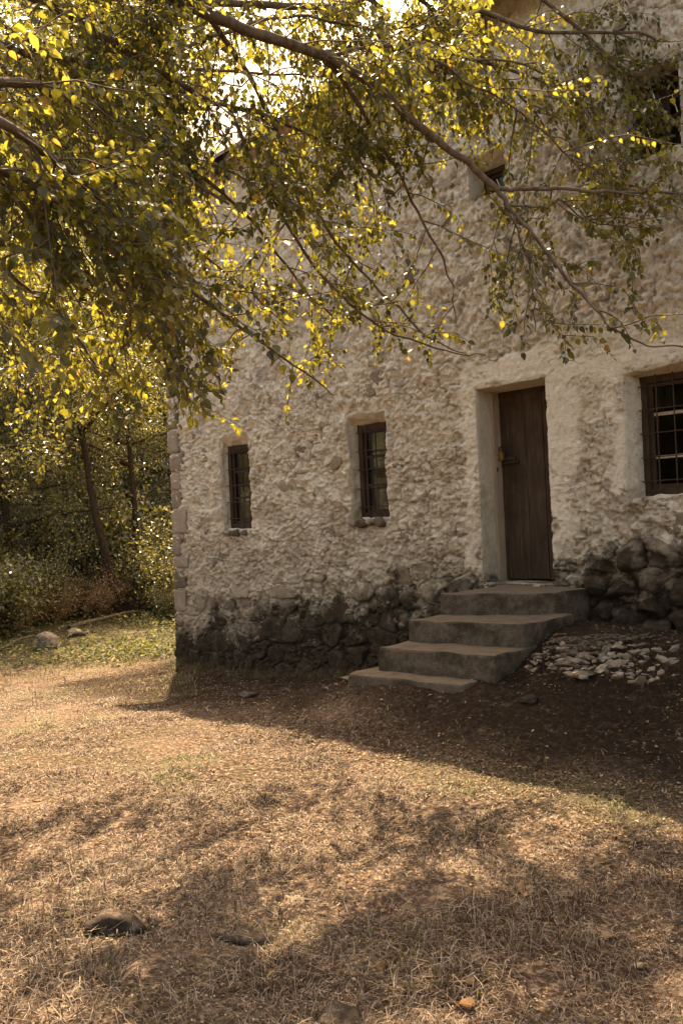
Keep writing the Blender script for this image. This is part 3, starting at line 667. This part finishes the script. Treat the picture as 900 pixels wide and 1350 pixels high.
limb([(-80, 180, 5.2), (40, 300, 5.9), (120, 400, 6.3), (200, 470, 6.6)], .020, .005)
limb([(-100, 260, 5.5), (0, 420, 6), (60, 520, 6.3)], .018, .005)
limb([(-60, -160, 5), (200, -120, 5.4), (400, -60, 5.8), (520, -20, 6.1), (620, 60, 6.4), (690, 130, 6.6), (740, 200, 6.7)], .03, .005)
limb([(-60, -200, 5.4), (300, -140, 5.8), (560, -70, 6.2), (700, -10, 6.4), (790, 60, 6.6), (850, 120, 6.7), (880, 190, 6.8)], .03, .005)
limb([(430, 76, 5.1), (520, 60, 5.3), (620, 110, 5.5), (700, 160, 5.7), (770, 230, 5.9)], .012, .004, False)
limb([(300, 138, 5.3), (360, 260, 5.5), (420, 360, 5.8), (500, 430, 6), (590, 462, 6.1), (640, 468, 6.15)], .012, .004, False)
limb([(200, 90, 5.2), (300, 40, 5.5), (400, 20, 5.8), (500, 40, 6.1), (580, 30, 6.3)], .014, .004, False)
limb([(-60, 20, 5.2), (120, 120, 5.7), (260, 200, 6.1), (380, 280, 6.5), (480, 400, 6.8)], .02, .004)
nvis = len(L)
# upper crown, above the frame
for k in range(9):
    c = trunk[12+k % 12]; a = random.uniform(-.5, 2.2) if k < 6 else random.uniform(2.2, 5.8)      # towards the lawn in front of the camera
    ln = random.uniform(2.6, 5.8); d = np.array([math.cos(a), math.sin(a), 0])
    P = [c, c+d*ln*.35+[0, 0, random.uniform(.5, 1.2)], c+d*ln*.7+[0, 0, random.uniform(.6, 1.6)], c+d*ln+[0, 0, random.uniform(.2, 1.5)]]
    L.append((curve(P, 20, .03, k+70), .04, .008))
for P, r0, r1 in L:
    tl('branch', mesh('branch', *tube(P, np.linspace(r0, r1, len(P))*(1+.15*rng.random(len(P))), 8), BARK, True))
# leaf density seen against the facade: 9 columns x 7 rows of 100 px
DN = np.array([[1, 1, .95, .6, .8, .95, .95, .8, .75], [1, 1, 1, .55, .9, .95, .95, 1, .95], [1, 1, 1, .9, .9, .40, .30, .60, .70],
               [1, 1, 1, .95, .85, .45, .12, .45, .60], [1, 1, 1, .85, .85, .60, .30, .50, .75], [.9, .8, .55, .25, .15, .10, .05, .05, 0], [.4, .0, 0, 0, 0, 0, 0, 0, 0]])
BX = [0, 150, 200, 260, 330, 440, 480, 560, 600, 660, 720, 810, 860, 900]; BY = [660, 585, 560, 575, 545, 540, 505, 480, 510, 475, 485, 490, 450, 440]
def allow(P):
    px, py, d = proj(P)
    if .6*vn((P[0]+.504*P[2])*2.6, (P[1]-.341*P[2])*2.6, 700)+.4*vn((P[0]+.504*P[2])*6.5, (P[1]-.341*P[2])*6.5, 701) < .47: return .05*(py < 600)   # gaps shaped along the sun direction so light dapples the lawn
    if d < 1.6: return 0.
    if px < -40 or px > 940 or py < -30 or py > 1350: 
        if py > 700 or d < 2.2: return 0
        return .65
    if py > np.interp(px, BX, BY): return 0.
    i = min(8, max(0, int(px/100+random.uniform(-.3, .3)))); j = min(6, max(0, int(py/100+random.uniform(-.3, .3)))); return DN[j, i]**1.1*(1.35 if j < 3 and i < 5 else 1.15 if j < 3 else 1.0)
tw = []; lp = []; ld = []; ln_ = []; ls = []
def add_leaves(Q, step, base=.5):
    seg = np.linalg.norm(np.diff(Q, axis=0), axis=1); tot = seg.sum(); n = max(1, int(tot/step)); cs = np.concatenate([[0], np.cumsum(seg)])
    side = random.choice((-1, 1))
    for k in range(n):
        s = tot*(.12+.88*(k+.5)/n); i = min(len(seg)-1, max(0, np.searchsorted(cs, s)-1)); t = (s-cs[i])/seg[i]
        p = Q[i]*(1-t)+Q[i+1]*t; d = unit(Q[i+1]-Q[i]); side = -side
        lat = unit(np.cross(d, [0, 0, 1.]))*side
        dd = unit(d*random.uniform(.2, .8)+lat*random.uniform(.3, 1.)+np.array([0, 0, random.uniform(-1.3, -.05)])+rng.normal(0, .25, 3))
        lp.append(p+dd*.018); ld.append(dd); ln_.append(unit(np.array([0, 0, 1.])+rng.normal(0, .55, 3))); ls.append(random.choice((random.uniform(.026, .045), random.uniform(.035, .066))))
def twig(p, d, length, depth, vis):
    n = 6; Q = [p]; dd = d.copy()
    for k in range(n):
        dd = unit(dd+rng.normal(0, .16, 3)+np.array([0, 0, -.07])); Q.append(Q[-1]+dd*length/n)
    Q = np.array(Q)
    e = Q[-1]
    if random.random() > allow(e)*(1 if depth else 1) or allow(Q[3]) == 0: return
    tw.append(tube(Q, np.linspace(.0056 if depth == 0 else .0032, .0015, n+1), 4 if depth == 0 else 3))
    if depth == 0:
        for k in range(random.randint(4, 6)):
            i = random.randint(1, n); a = unit(Q[i]-Q[i-1]); s = unit(np.cross(a, rng.normal(0, 1, 3)))
            twig(Q[i], unit(a+s*random.uniform(.7, 1.3)), random.uniform(.18, .42), 1, vis)
        add_leaves(Q, .040)
    else: add_leaves(Q, .024)
for li_, (P, r0, r1) in enumerate(L):
    seg = np.linalg.norm(np.diff(P, axis=0), axis=1); tot = seg.sum(); vis = li_ < nvis
    nt_ = int(tot/((.070 if r0 > .0145 else .036) if vis else .16))
    for k in range(nt_):
        f = (k+random.random())/nt_*.98
        if f < .12 and r0 > .012: continue
        i = min(len(P)-2, int(f*(len(P)-1))); p = P[i]; a = unit(P[i+1]-P[i])
        s = unit(np.cross(a, rng.normal(0, 1, 3))); twig(p, unit(a*random.uniform(.2, 1.)+s+np.array([0, 0, -.1])), random.uniform(.35, .95)*(1 if r0 > .01 else .6), 0, vis)
V, Fq = fmerge(tw); o = tl('twigs', mesh('twigs', V, Fq, BARK, True)); o['kind'] = 'stuff'
lp = np.array(lp); ld = np.array(ld); lnn = np.array(ln_); ls = np.array(ls)
tone = np.clip(fbm(lp[:, 0]*1.1+lp[:, 2], lp[:, 1]*1.1, 300, 2)*.6-.08+rng.random(len(lp))*.5, 0, .88); orange = rng.random(len(lp)) < .018; tone[orange] = .97
px, py, dz = proj(lp); inside = (px > 0) & (px < 900) & (py > 0) & (py < 1350) & (dz > .5)
score = np.where(inside, ls/dz*(py > -1)*(.6+.8*rng.random(len(lp))), 0); top = np.argsort(-score)[:296]
rest = np.ones(len(lp), bool); rest[top] = False
V, T, nvv = leaves(lp[rest], ld[rest], lnn[rest], ls[rest]); o = tl('foliage', mesh('foliage', V, T, LEAF, False, dict(tone=np.repeat(tone[rest], nvv)))); o['kind'] = 'stuff'
vm = []
for k in range(6):
    tt = (.12, .3, .45, .6, .8, .97)[k]; Vv = LV.copy(); Vv[:, 2] += rng.normal(0, .02, len(LV)); Vv[:, 1] *= 1+.1*(k % 3-1)
    vm.append(mesh('leaf', Vv, LT, LEAF, False, dict(tone=np.full(len(LV), tt))))
D_, S_, N_ = frames(ld[top], lnn[top])
for q, k in enumerate(top):
    o = link('leaf', vm[5 if tone[k] > .95 else min(4, int(tone[k]*5.4))], tree); s = ls[k]; p = lp[k]-TB
    o.matrix_local = Matrix(((D_[q][0]*s, S_[q][0]*s, N_[q][0]*s, p[0]), (D_[q][1]*s, S_[q][1]*s, N_[q][1]*s, p[1]), (D_[q][2]*s, S_[q][2]*s, N_[q][2]*s, p[2]), (0, 0, 0, 1)))
print('foreground leaves', len(lp), 'visible', inside.sum())

# ------------------------------------------------------------------ woodland
def make_crown(seed, h, rad, base, n, lsz, dens=1.):
    r = np.random.default_rng(seed); limbs = []; pts = []
    lean = r.normal(0, .06, 2)
    tr = curve([(0, 0, -.3), (lean[0]*h*.3, lean[1]*h*.3, h*.3), (lean[0]*h*.8, lean[1]*h*.5, h*.65), (lean[0]*h, lean[1]*h, h*.95)], 14, .05, seed)
    cl = []
    for k in range(16):
        i = r.integers(4, 13); a = r.uniform(0, 6.28); ln = rad*r.uniform(.55, 1.05)*(1.15-.5*abs(i/13-.5)); up = r.uniform(.05, .7)
        if tr[i][2] < base*h: continue
        P = curve([tr[i], tr[i]+[math.cos(a)*ln*.5, math.sin(a)*ln*.5, up*ln*.35], tr[i]+[math.cos(a)*ln, math.sin(a)*ln, up*ln*.6]], 8, .05, seed*50+k)
        limbs.append(tube(P, np.linspace(.055, .012, 8)*h/8, 5)); 
        for t in (3, 4, 5, 6, 7, 7): 
            for _ in range(2): cl.append((P[t]+r.normal(0, .35, 3), r.uniform(.3, .75)))
    for k in range(26): cl.append((tr[r.integers(7, 14)]+r.normal(0, rad*.35, 3), r.uniform(.3, .7)))
    c = np.array([x[0] for x in cl]); cr = np.array([x[1] for x in cl]); ci = r.integers(0, len(c), n)
    d = unit(r.normal(0, 1, (n, 3))); P = c[ci]+d*(cr[ci]*r.random(n)**.45)[:, None]*[1, 1, .7]
    P = P[P[:, 2] > .3]; n = len(P)
    D = unit(r.normal(0, 1, (n, 3))+[0, 0, -.5]); Nn = unit(r.normal(0, .6, (n, 3))+[0, 0, 1])
    V, T, q = leaves(P, D, Nn, r.uniform(.6, 1.3, n)*lsz, 1); tone = np.clip(r.random(n)*.6+r.random(len(c))[ci[:n]]*.4, 0, 1)
    cm = mesh('crown', V, T, LEAFB, False, dict(tone=np.repeat(tone, q)))
    tv = tube(tr, np.concatenate([[.15, .125], np.linspace(.11, .03, 12)])*h/8, 9)
    return cm, mesh('trunk', *fmerge([tv]), BARKD, True), mesh('limbs', *fmerge(limbs), BARKD, True)
KT4 = make_crown(4, 8.2, 2.4, .45, 20000, .075)
KT = [make_crown(1, 8.5, 2.3, .22, 26000, .080), make_crown(2, 9.5, 2.8, .25, 30000, .085), make_crown(3, 7.0, 2.4, .18, 24000, .075), KT4]
def wtree(px, d, k, s, rot, label, lean=0, zoff=0):
    P = at(px, 690, d); z = float(gz(P[0], P[1]))-.05; o = empty('woodland_tree', (P[0], P[1], z)); o.rotation_euler = (0, lean, rot); o.scale = (s, s, s*random.uniform(.95, 1.1))
    for nm, me in zip(('crown', 'trunk', 'limbs'), KT[k]): link(nm, me, o)
    if px > -200 and px < 260 and d < 40: tag(o, label, 'tree', 'trees of the woodland behind the house')
    else: tag(o, label, 'tree', 'trees of the woodland behind the house')
W = [(152, 18.2, 3, .85, -2.32, 'dark leaning trunked tree at the wood edge nearest the house corner', .2),
     (178, 19.5, 3, .72, 2.1, 'slim tree standing just right of the leaning dark trunk'),
     (20, 18.8, 2, 1.0, 4.0, 'low bushy tree at the wood edge behind the flat topped boulder'),
     (-70, 19.5, 1, 1.0, 1.2, 'bushy tree at the left edge of the picture beyond the lawn'),
     (230, 24.5, 1, .95, 2.8, 'tree in the woods right beside the left house corner'),
     (85, 25, 1, 1.1, .8, 'taller tree in the second row behind the leaning dark trunk'),
     (0, 26, 0, 1.25, 5., 'tall tree in the second row behind the low bushy tree'),
     (170, 29, 1, 1.2, 3.3, 'tall tree in the third row seen over the slim tree'),
     (290, 31, 0, 1.2, 1.9, 'tree mostly hidden behind the house roof corner'),
     (-90, 30, 1, 1.3, 4.4, 'tall tree far left in the third row of the woods'),
     (60, 33, 0, 1.5, .2, 'very tall tree far back between the second row trees'),
     (215, 36, 1, 1.35, 5.5, 'very tall tree far back beside the house roof'),
     (130, 41, 0, 1.5, 2.4, 'tree high on the wooded slope behind the leaning trunk'),
     (-20, 42, 1, 1.5, 3.9, 'tree high on the wooded slope at the left'),
     (-160, 38, 0, 1.5, 1.1, 'tree on the wooded slope beyond the left edge')]
W += [(-30, 31, 1, 2.0, 2.2, 'towering tree behind the first rows at the far left'), (70, 36, 0, 2.1, .9, 'towering tree deep in the woods over the boulder'), (160, 40, 1, 2.1, 4.1, 'towering tree deep in the woods left of the house roof'),
      (250, 44, 0, 2.2, 1.3, 'towering tree whose crown tops the left end of the roof'), (-120, 36, 0, 2.2, 3.6, 'towering tree beyond the left edge of the picture'), (20, 46, 1, 2.2, 5.2, 'highest tree on the wooded slope')]
for a in W: wtree(*a)
P = at(-205, 690, 13.6); o = empty('walnut_tree', (P[0], P[1], float(gz(P[0], P[1]))))
for nm, me in zip(('crown', 'trunk', 'limbs'), KT[1]): link(nm, me, o)
o.scale = (.95, .95, .85); tag(o, 'full leafed tree at the left edge casting long shadows on the lawn', 'tree')
# hillside wood; unseen ring behind the camera added to darken window reflections
n = 90000; th_ = rng.uniform(0, 6.283, n); fd = np.where(np.cos(th_) > .5, rng.uniform(40, 75, n), rng.uniform(34, 50, n))
P = np.stack([CAM[0]+(_fw[0]*np.cos(th_)+_rt[0]*np.sin(th_))*fd, CAM[1]+(_fw[1]*np.cos(th_)+_rt[1]*np.sin(th_))*fd, np.zeros(n)], 1); g = gz(P[:, 0], P[:, 1], False)
top_ = 5+6*fbm(P[:, 0]*.25, P[:, 1]*.25, 400, 3); P[:, 2] = g+top_*rng.random(n)**.6
V, T, q = leaves(P, unit(rng.normal(0, 1, (n, 3))), unit(rng.normal(0, .6, (n, 3))+[0, 0, 1]), rng.uniform(.35, .8, n), 1)
o = link('far_wood', mesh('far_wood', V, T, LEAFB, False, dict(tone=np.repeat(rng.random(n), q)))); tag(o, 'far wooded hillside seen between the nearer trees, with added unseen foliage all round', 'wood', kind='stuff')
# bushes
def bushmesh(seed, n, lsz, mat=None):
    r = np.random.default_rng(seed); st_ = []; c = []
    for k in range(18):
        a = r.uniform(0, 6.28); ln = r.uniform(.5, 1.); P = curve([(0, 0, -.05), (math.cos(a)*.3*ln, math.sin(a)*.3*ln, .5*ln), (math.cos(a)*.8*ln, math.sin(a)*.8*ln, ln*r.uniform(.6, 1.2))], 8, .03, seed*30+k)
        st_.append(tube(P, np.linspace(.014, .004, 8), 4)); c += [P[3], P[4], P[5], P[6], P[7]]
    c = np.array(c); ci = r.integers(0, len(c), n); P = c[ci]+r.normal(0, .14, (n, 3)); P[:, 2] = np.abs(P[:, 2])
    V, T, q = leaves(P, unit(r.normal(0, 1, (n, 3))+[0, 0, -.3]), unit(r.normal(0, .6, (n, 3))+[0, 0, 1]), r.uniform(.6, 1.3, n)*lsz, 1)
    return mesh('foliage', V, T, mat or LEAFB, False, dict(tone=np.repeat(r.random(n), q))), mesh('stems', *fmerge(st_), BARKD)
KB = [bushmesh(11, 10000, .052), bushmesh(12, 12000, .046), bushmesh(13, 4200, .05, LITTER)]
BU = [(225, 18.5, 1, 2.0, 'rounded bright bush against the left house corner'), (205, 21, 0, 2.6, 'tall bush behind the rounded bush at the house corner'),
      (195, 19.3, 0, .8, 'small bush between the leaning trunk and the house corner'), (88, 19, 1, 1.0, 'bush left of the leaning dark trunk'),
      (60, 18.2, 0, 1.2, 'low bush just behind the flat topped boulder'), (25, 17, 1, 1.4, 'dark bush left of the flat topped boulder'),
      (-25, 15.5, 0, 1.7, 'large bush cut by the left picture edge'), (75, 21.5, 1, 2.3, 'tall bush in the dark between the front trees'),
      (130, 23.5, 0, 2.6, 'tall shaded bush far behind the leaning trunk'), (10, 22, 0, 2.7, 'tall shaded bush behind the low bushy tree'),
      (-60, 19, 1, 2.4, 'bush beyond the left picture edge'), (165, 26, 1, 3., 'big shaded bush deep in the woods'), (245, 23, 0, 2.6, 'bush half hidden by the house corner'), (60, 17.3, 2, .75, 'withered brown shrub behind the flat topped boulder'),
      (118, 18, 2, .9, 'withered brown shrub left of the leaning trunk'), (182, 18.6, 2, 1.0, 'withered brown shrub right of the leaning trunk'), (222, 17.2, 1, .7, 'low leafy bush touching the left house corner'), (10, 15.8, 2, .9, 'withered brown shrub at the left picture edge')]
for px, d, k, s, lab in BU:
    P = at(px, 690, d); o = empty('bush', (P[0], P[1], float(gz(P[0], P[1])))); o.scale = (s*.9, s*.9, s*random.uniform(.8, 1)); o.rotation_euler = (0, 0, random.uniform(0, 6))
    link('foliage', KB[k][0], o); link('stems', KB[k][1], o); tag(o, lab, 'bush', 'bushes along the wood edge')
# slim saplings and fallen poles
for px, d, h, lab in ((122, 19, 3.2, 'thin straight sapling stem left of the leaning trunk'), (112, 19.6, 2.6, 'thin bent sapling stem left of the straight one')):
    P = at(px, 690, d); P[2] = float(gz(P[0], P[1])); o = link('sapling', mesh('sapling', *tube(curve([(0, 0, -.1), (.03, 0, h*.5), (.1, .05, h)], 10, .015, px), np.linspace(.028, .012, 10), 6), BARKD, True), None, P); tag(o, lab, 'sapling')
def pole(p0, p1, r, lab):
    A = atZ(*p0, -1.3); B = atZ(*p1, -1.3); A[2] = float(gz(A[0], A[1]))+r; B[2] = float(gz(B[0], B[1]))+r*2
    Q = curve([A, (A+B)/2+[0, 0, .06], B], 14, .02, int(p0[0])); Q[:, 2] = np.maximum(Q[:, 2], gz(Q[:, 0], Q[:, 1])+r*.6); o = link('fallen_branch', mesh('fallen_branch', *tube(Q, np.linspace(r, r*.5, 14), 7), BARK, True)); tag(o, lab, 'branch')
pole((92, 838), (205, 816), .045, 'long fallen branch lying along the wood edge right of the boulder')
pole((-10, 868), (52, 850), .035, 'fallen branch running out of the picture left of the boulder')

# ------------------------------------------------------------------ ground cover
def scatter(n, pxr, pyr, zz=-1.0, bias=1.):
    px = rng.uniform(*pxr, n); py = pyr[0]+(pyr[1]-pyr[0])*rng.random(n)**bias
    r = F2[None]+CR[None]*((px-450)/FPX)[:, None]+CU[None]*((675-py)/FPX)[:, None]; z = np.full(n, zz)
    for _ in range(4): P = CAM+r*((z-CAM[2])/r[:, 2])[:, None]; z = gz(P[:, 0], P[:, 1], False)
    P[:, 2] = gz(P[:, 0], P[:, 1]); return P
def blades(P, length, width, up, tone, name, lab, cat, mat=GRASS, curl=.5):
    n = len(P); a = rng.uniform(0, 6.283, n); d = np.stack([np.cos(a), np.sin(a), np.zeros(n)], 1); s = np.stack([-np.sin(a), np.cos(a), np.zeros(n)], 1)
    u = up[:, None]; z = np.array([0, 0, 1.])
    p1 = P+(d*(1-u)*.5+z*u*.62)*length[:, None]; p2 = P+(d*(1-u*.45)+z*u*(1-curl*.6)+s*rng.normal(0, .25, n)[:, None])*length[:, None]; p1[:, 2] += .006
    p2[:, 2] = np.maximum(p2[:, 2], P[:, 2]+.004)
    w_ = s*width[:, None]; V = np.stack([P-w_, P+w_, p1-w_*.8, p1+w_*.8, p2], 1).reshape(-1, 3); o = np.arange(n)[:, None]*5
    Fq = o+np.array([[0, 1, 3, 2]]); T = o+np.array([[2, 3, 4]])
    ob = link(name, mesh(name, V, [Fq, T], mat, False, dict(tone=np.repeat(tone, 5)))); tag(ob, lab, cat, kind='stuff'); return ob
# world-space density: even over the lawn, thicker near the viewer, margins beyond the frame
n = 330000; dd = 1.6+9.5*rng.random(n)**1.35; la = rng.uniform(-.60, .60, n)*dd
P = np.stack([CAM[0]+_fw[0]*dd+_rt[0]*la, CAM[1]+_fw[1]*dd+_rt[1]*la, np.zeros(n)], 1)
dirtp = sst((P[:, 1]+2.5+1.2*(fbm(P[:, 0]*1.2, P[:, 1]*1.2, 31, 3)-.5))/.8)
cl = fbm(P[:, 0]*3, P[:, 1]*3, 500, 3)
k = (rng.random(n) > dirtp*.97) & (P[:, 1] < -.3) & (cl+rng.random(n)*.26 > .545); P = P[k]; cl = cl[k]; dd = dd[k]; n = len(P)
P[:, 2] = gz(P[:, 0], P[:, 1])-.003
tuft = sst((fbm(P[:, 0]*2.6, P[:, 1]*2.6, 510, 3)-.54)/.08)
length = (.022+.05*rng.random(n)**1.6)*(1+1.1*tuft); up = np.clip(rng.random(n)**3*.7*np.clip(1.5-dd/7, .3, 1)+.12*tuft, 0, 1); gtone = np.clip(rng.random(n)*.85, 0, .85)
gp = (rng.random(n) < .05+.5*sst((fbm(P[:, 0]*.9, P[:, 1]*.9, 520, 3)-.60)/.08)); gtone[gp] = .9+.1*rng.random(gp.sum())
blades(P, length, .0009+.00035*dd, up, gtone, 'dry_grass', 'short dry grass and straw covering the lawn', 'grass')
# long straws
P = scatter(2300, (-60, 960), (1040, 1420), -.9, .9); n = len(P)
blades(P, rng.uniform(.08, .24, n), np.full(n, .0008), rng.random(n)*.65, rng.uniform(.45, .85, n), 'long_straw', 'long dry straws sticking out of the lawn', 'grass', curl=.9)
# litter in the shade and on the lawn
P = scatter(13000, (-40, 940), (862, 1400), -.9, 1.3); n = len(P); P[:, 2] += .008
kk = P[:, 1] < -.05; P = P[kk]; n = len(P); dist = np.linalg.norm(P-CAM, axis=1)
V, T, q = leaves(P, unit(rng.normal(0, 1, (n, 3))*[1, 1, .25]), unit(rng.normal(0, .35, (n, 3))+[0, 0, 1]), rng.uniform(.008, .026, n)*np.clip(dist/5, .5, 1.3), 1)
o = link('leaf_litter', mesh('leaf_litter', V, T, LITTER, False, dict(tone=np.repeat(rng.random(n), q)))); tag(o, 'crumbs of dead leaves and bark scattered over lawn and dirt', 'litter', kind='stuff')
# pebbles
pm = blob((1, .8, .6), 77, sub=1, jag=.4); pm.verts.ensure_lookup_table(); bmesh.ops.triangulate(pm, faces=pm.faces[:]); pv = np.array([v.co[:] for v in pm.verts]); pf = np.array([[v.index for v in f.verts] for f in pm.faces]); pm.free()
n = 5200; P = np.stack([rng.uniform(-4.6, 3.2, n), -.12-2.9*rng.random(n), np.zeros(n)], 1); P = P[rng.random(n) < .25+.75*sst((fbm(P[:, 0]*1.3, P[:, 1]*1.3, 540, 3)-.42)/.15)]; P[:, 2] = gz(P[:, 0], P[:, 1]); n = len(P); s = rng.uniform(.003, .013, n)*(1+(rng.random(n) < .06)*1.2)
a = rng.uniform(0, 6.28, n); ca, sa = np.cos(a)[:, None], np.sin(a)[:, None]
V = np.stack([pv[None, :, 0]*ca-pv[None, :, 1]*sa, pv[None, :, 0]*sa+pv[None, :, 1]*ca, np.repeat(pv[None, :, 2], n, 0)], -1)*s[:, None, None]+P[:, None]
o = link('pebbles', mesh('pebbles', V.reshape(-1, 3), (pf[None]+np.arange(n)[:, None, None]*len(pv)).reshape(-1, 3), RUBBLE)); tag(o, 'small pebbles and stone chips in the bare dirt below the wall', 'pebbles', kind='stuff')
# green weeds beside the house corner and wood edge
P1 = scatter(7000, (-60, 250), (812, 880), -1.25, .9); P2 = scatter(2600, (150, 245), (805, 880), -1.25, 1); P = np.concatenate([P1, P2]); P = P[(P[:, 0] < XL-.05) | (P[:, 1] > 7)]
kk = fbm(P[:, 0]*.9, P[:, 1]*.9, 530, 3)+rng.random(len(P))*.35 > .55; P = P[kk]; n = len(P); P[:, 2] += rng.random(n)**1.5*.22
V, T, q = leaves(P, unit(rng.normal(0, 1, (n, 3))*[1, 1, .5]), unit(rng.normal(0, .5, (n, 3))+[0, 0, 1]), rng.uniform(.04, .09, n), 1)
o = link('weeds', mesh('weeds', V, T, WEED, False, dict(tone=np.repeat(rng.random(n), q)))); tag(o, 'low green weeds carpeting the ground between house corner and woods', 'weeds', kind='stuff')
P = scatter(16000, (-60, 260), (815, 960), -1.2, .9); P = P[(P[:, 0] < XL-.02) | (P[:, 1] < -.3)]; P = P[rng.random(len(P)) < sst((960-proj(P)[1])/110)*(.25+sst((fbm(P[:, 0]*.8, P[:, 1]*.8, 531, 3)-.42)/.15))]; n = len(P)
blades(P, rng.uniform(.03, .10, n), np.full(n, .004), .3+.5*rng.random(n), np.where(rng.random(n) < .55, .9+.1*rng.random(n), rng.random(n)*.8), 'meadow_grass', 'mixed green and dry grass between the lawn and the woods', 'grass')
# dark roots and weeds at the foot of the wall
P = np.stack([rng.uniform(-5.3, -.2, 2600), -rng.random(2600)**1.3*.55-.05, np.zeros(2600)], 1); P[:, 2] = gz(P[:, 0], P[:, 1]); n = len(P)
blades(P, rng.uniform(.05, .20, n), np.full(n, .003), rng.random(n)*.8, np.where(rng.random(n) < .3, .95, rng.random(n)*.35), 'wall_foot_weeds', 'withered weeds and roots along the foot of the house wall', 'weeds')

# fallen leaves lying singly on the lawn
FL = [(625, 1335, .075, 0, 'reddish brown fallen leaf near the bottom edge of the lawn'), (690, 1188, .10, 1, 'curled tan fallen leaf in the middle of the right lawn'),
      (838, 1284, .06, 2, 'small whitish fallen leaf at the lower right'), (501, 1275, .05, 0, 'rusty fallen leaf left of the centre of the lower lawn'),
      (623, 1306, .06, 1, 'dull tan fallen leaf above the reddish brown one'), (720, 1178, .08, 1, 'flat brown fallen leaf right beside the curled tan one'),
      (385, 970, .09, 0, 'orange fallen leaf at the edge of the house shadow'), (537, 956, .08, 1, 'yellow fallen leaf on the shaded dirt'),
      (627, 965, .08, 0, 'orange fallen leaf on the shaded dirt in front of the steps'), (797, 1245, .07, 1, 'tan fallen leaf right of the middle of the lower lawn')]
fm = [mesh('fallen_leaf', LV*[1, 1, 2.2], LT, LITTER, False, dict(tone=np.full(len(LV), t))) for t in (.08, .5, .98)]
for px, py, s, k, lab in FL:
    P = atZ(px, py, -.9); z = -.9
    for _ in range(4): z = float(gz(P[0], P[1])); P = atZ(px, py, z)
    o = link('fallen_leaf', fm[k], None, (P[0], P[1], z+.02)); o.scale = (s, s, s); o.rotation_euler = (random.uniform(-.5, .5), random.uniform(-.4, .4), random.uniform(0, 6)); tag(o, lab, 'leaf')
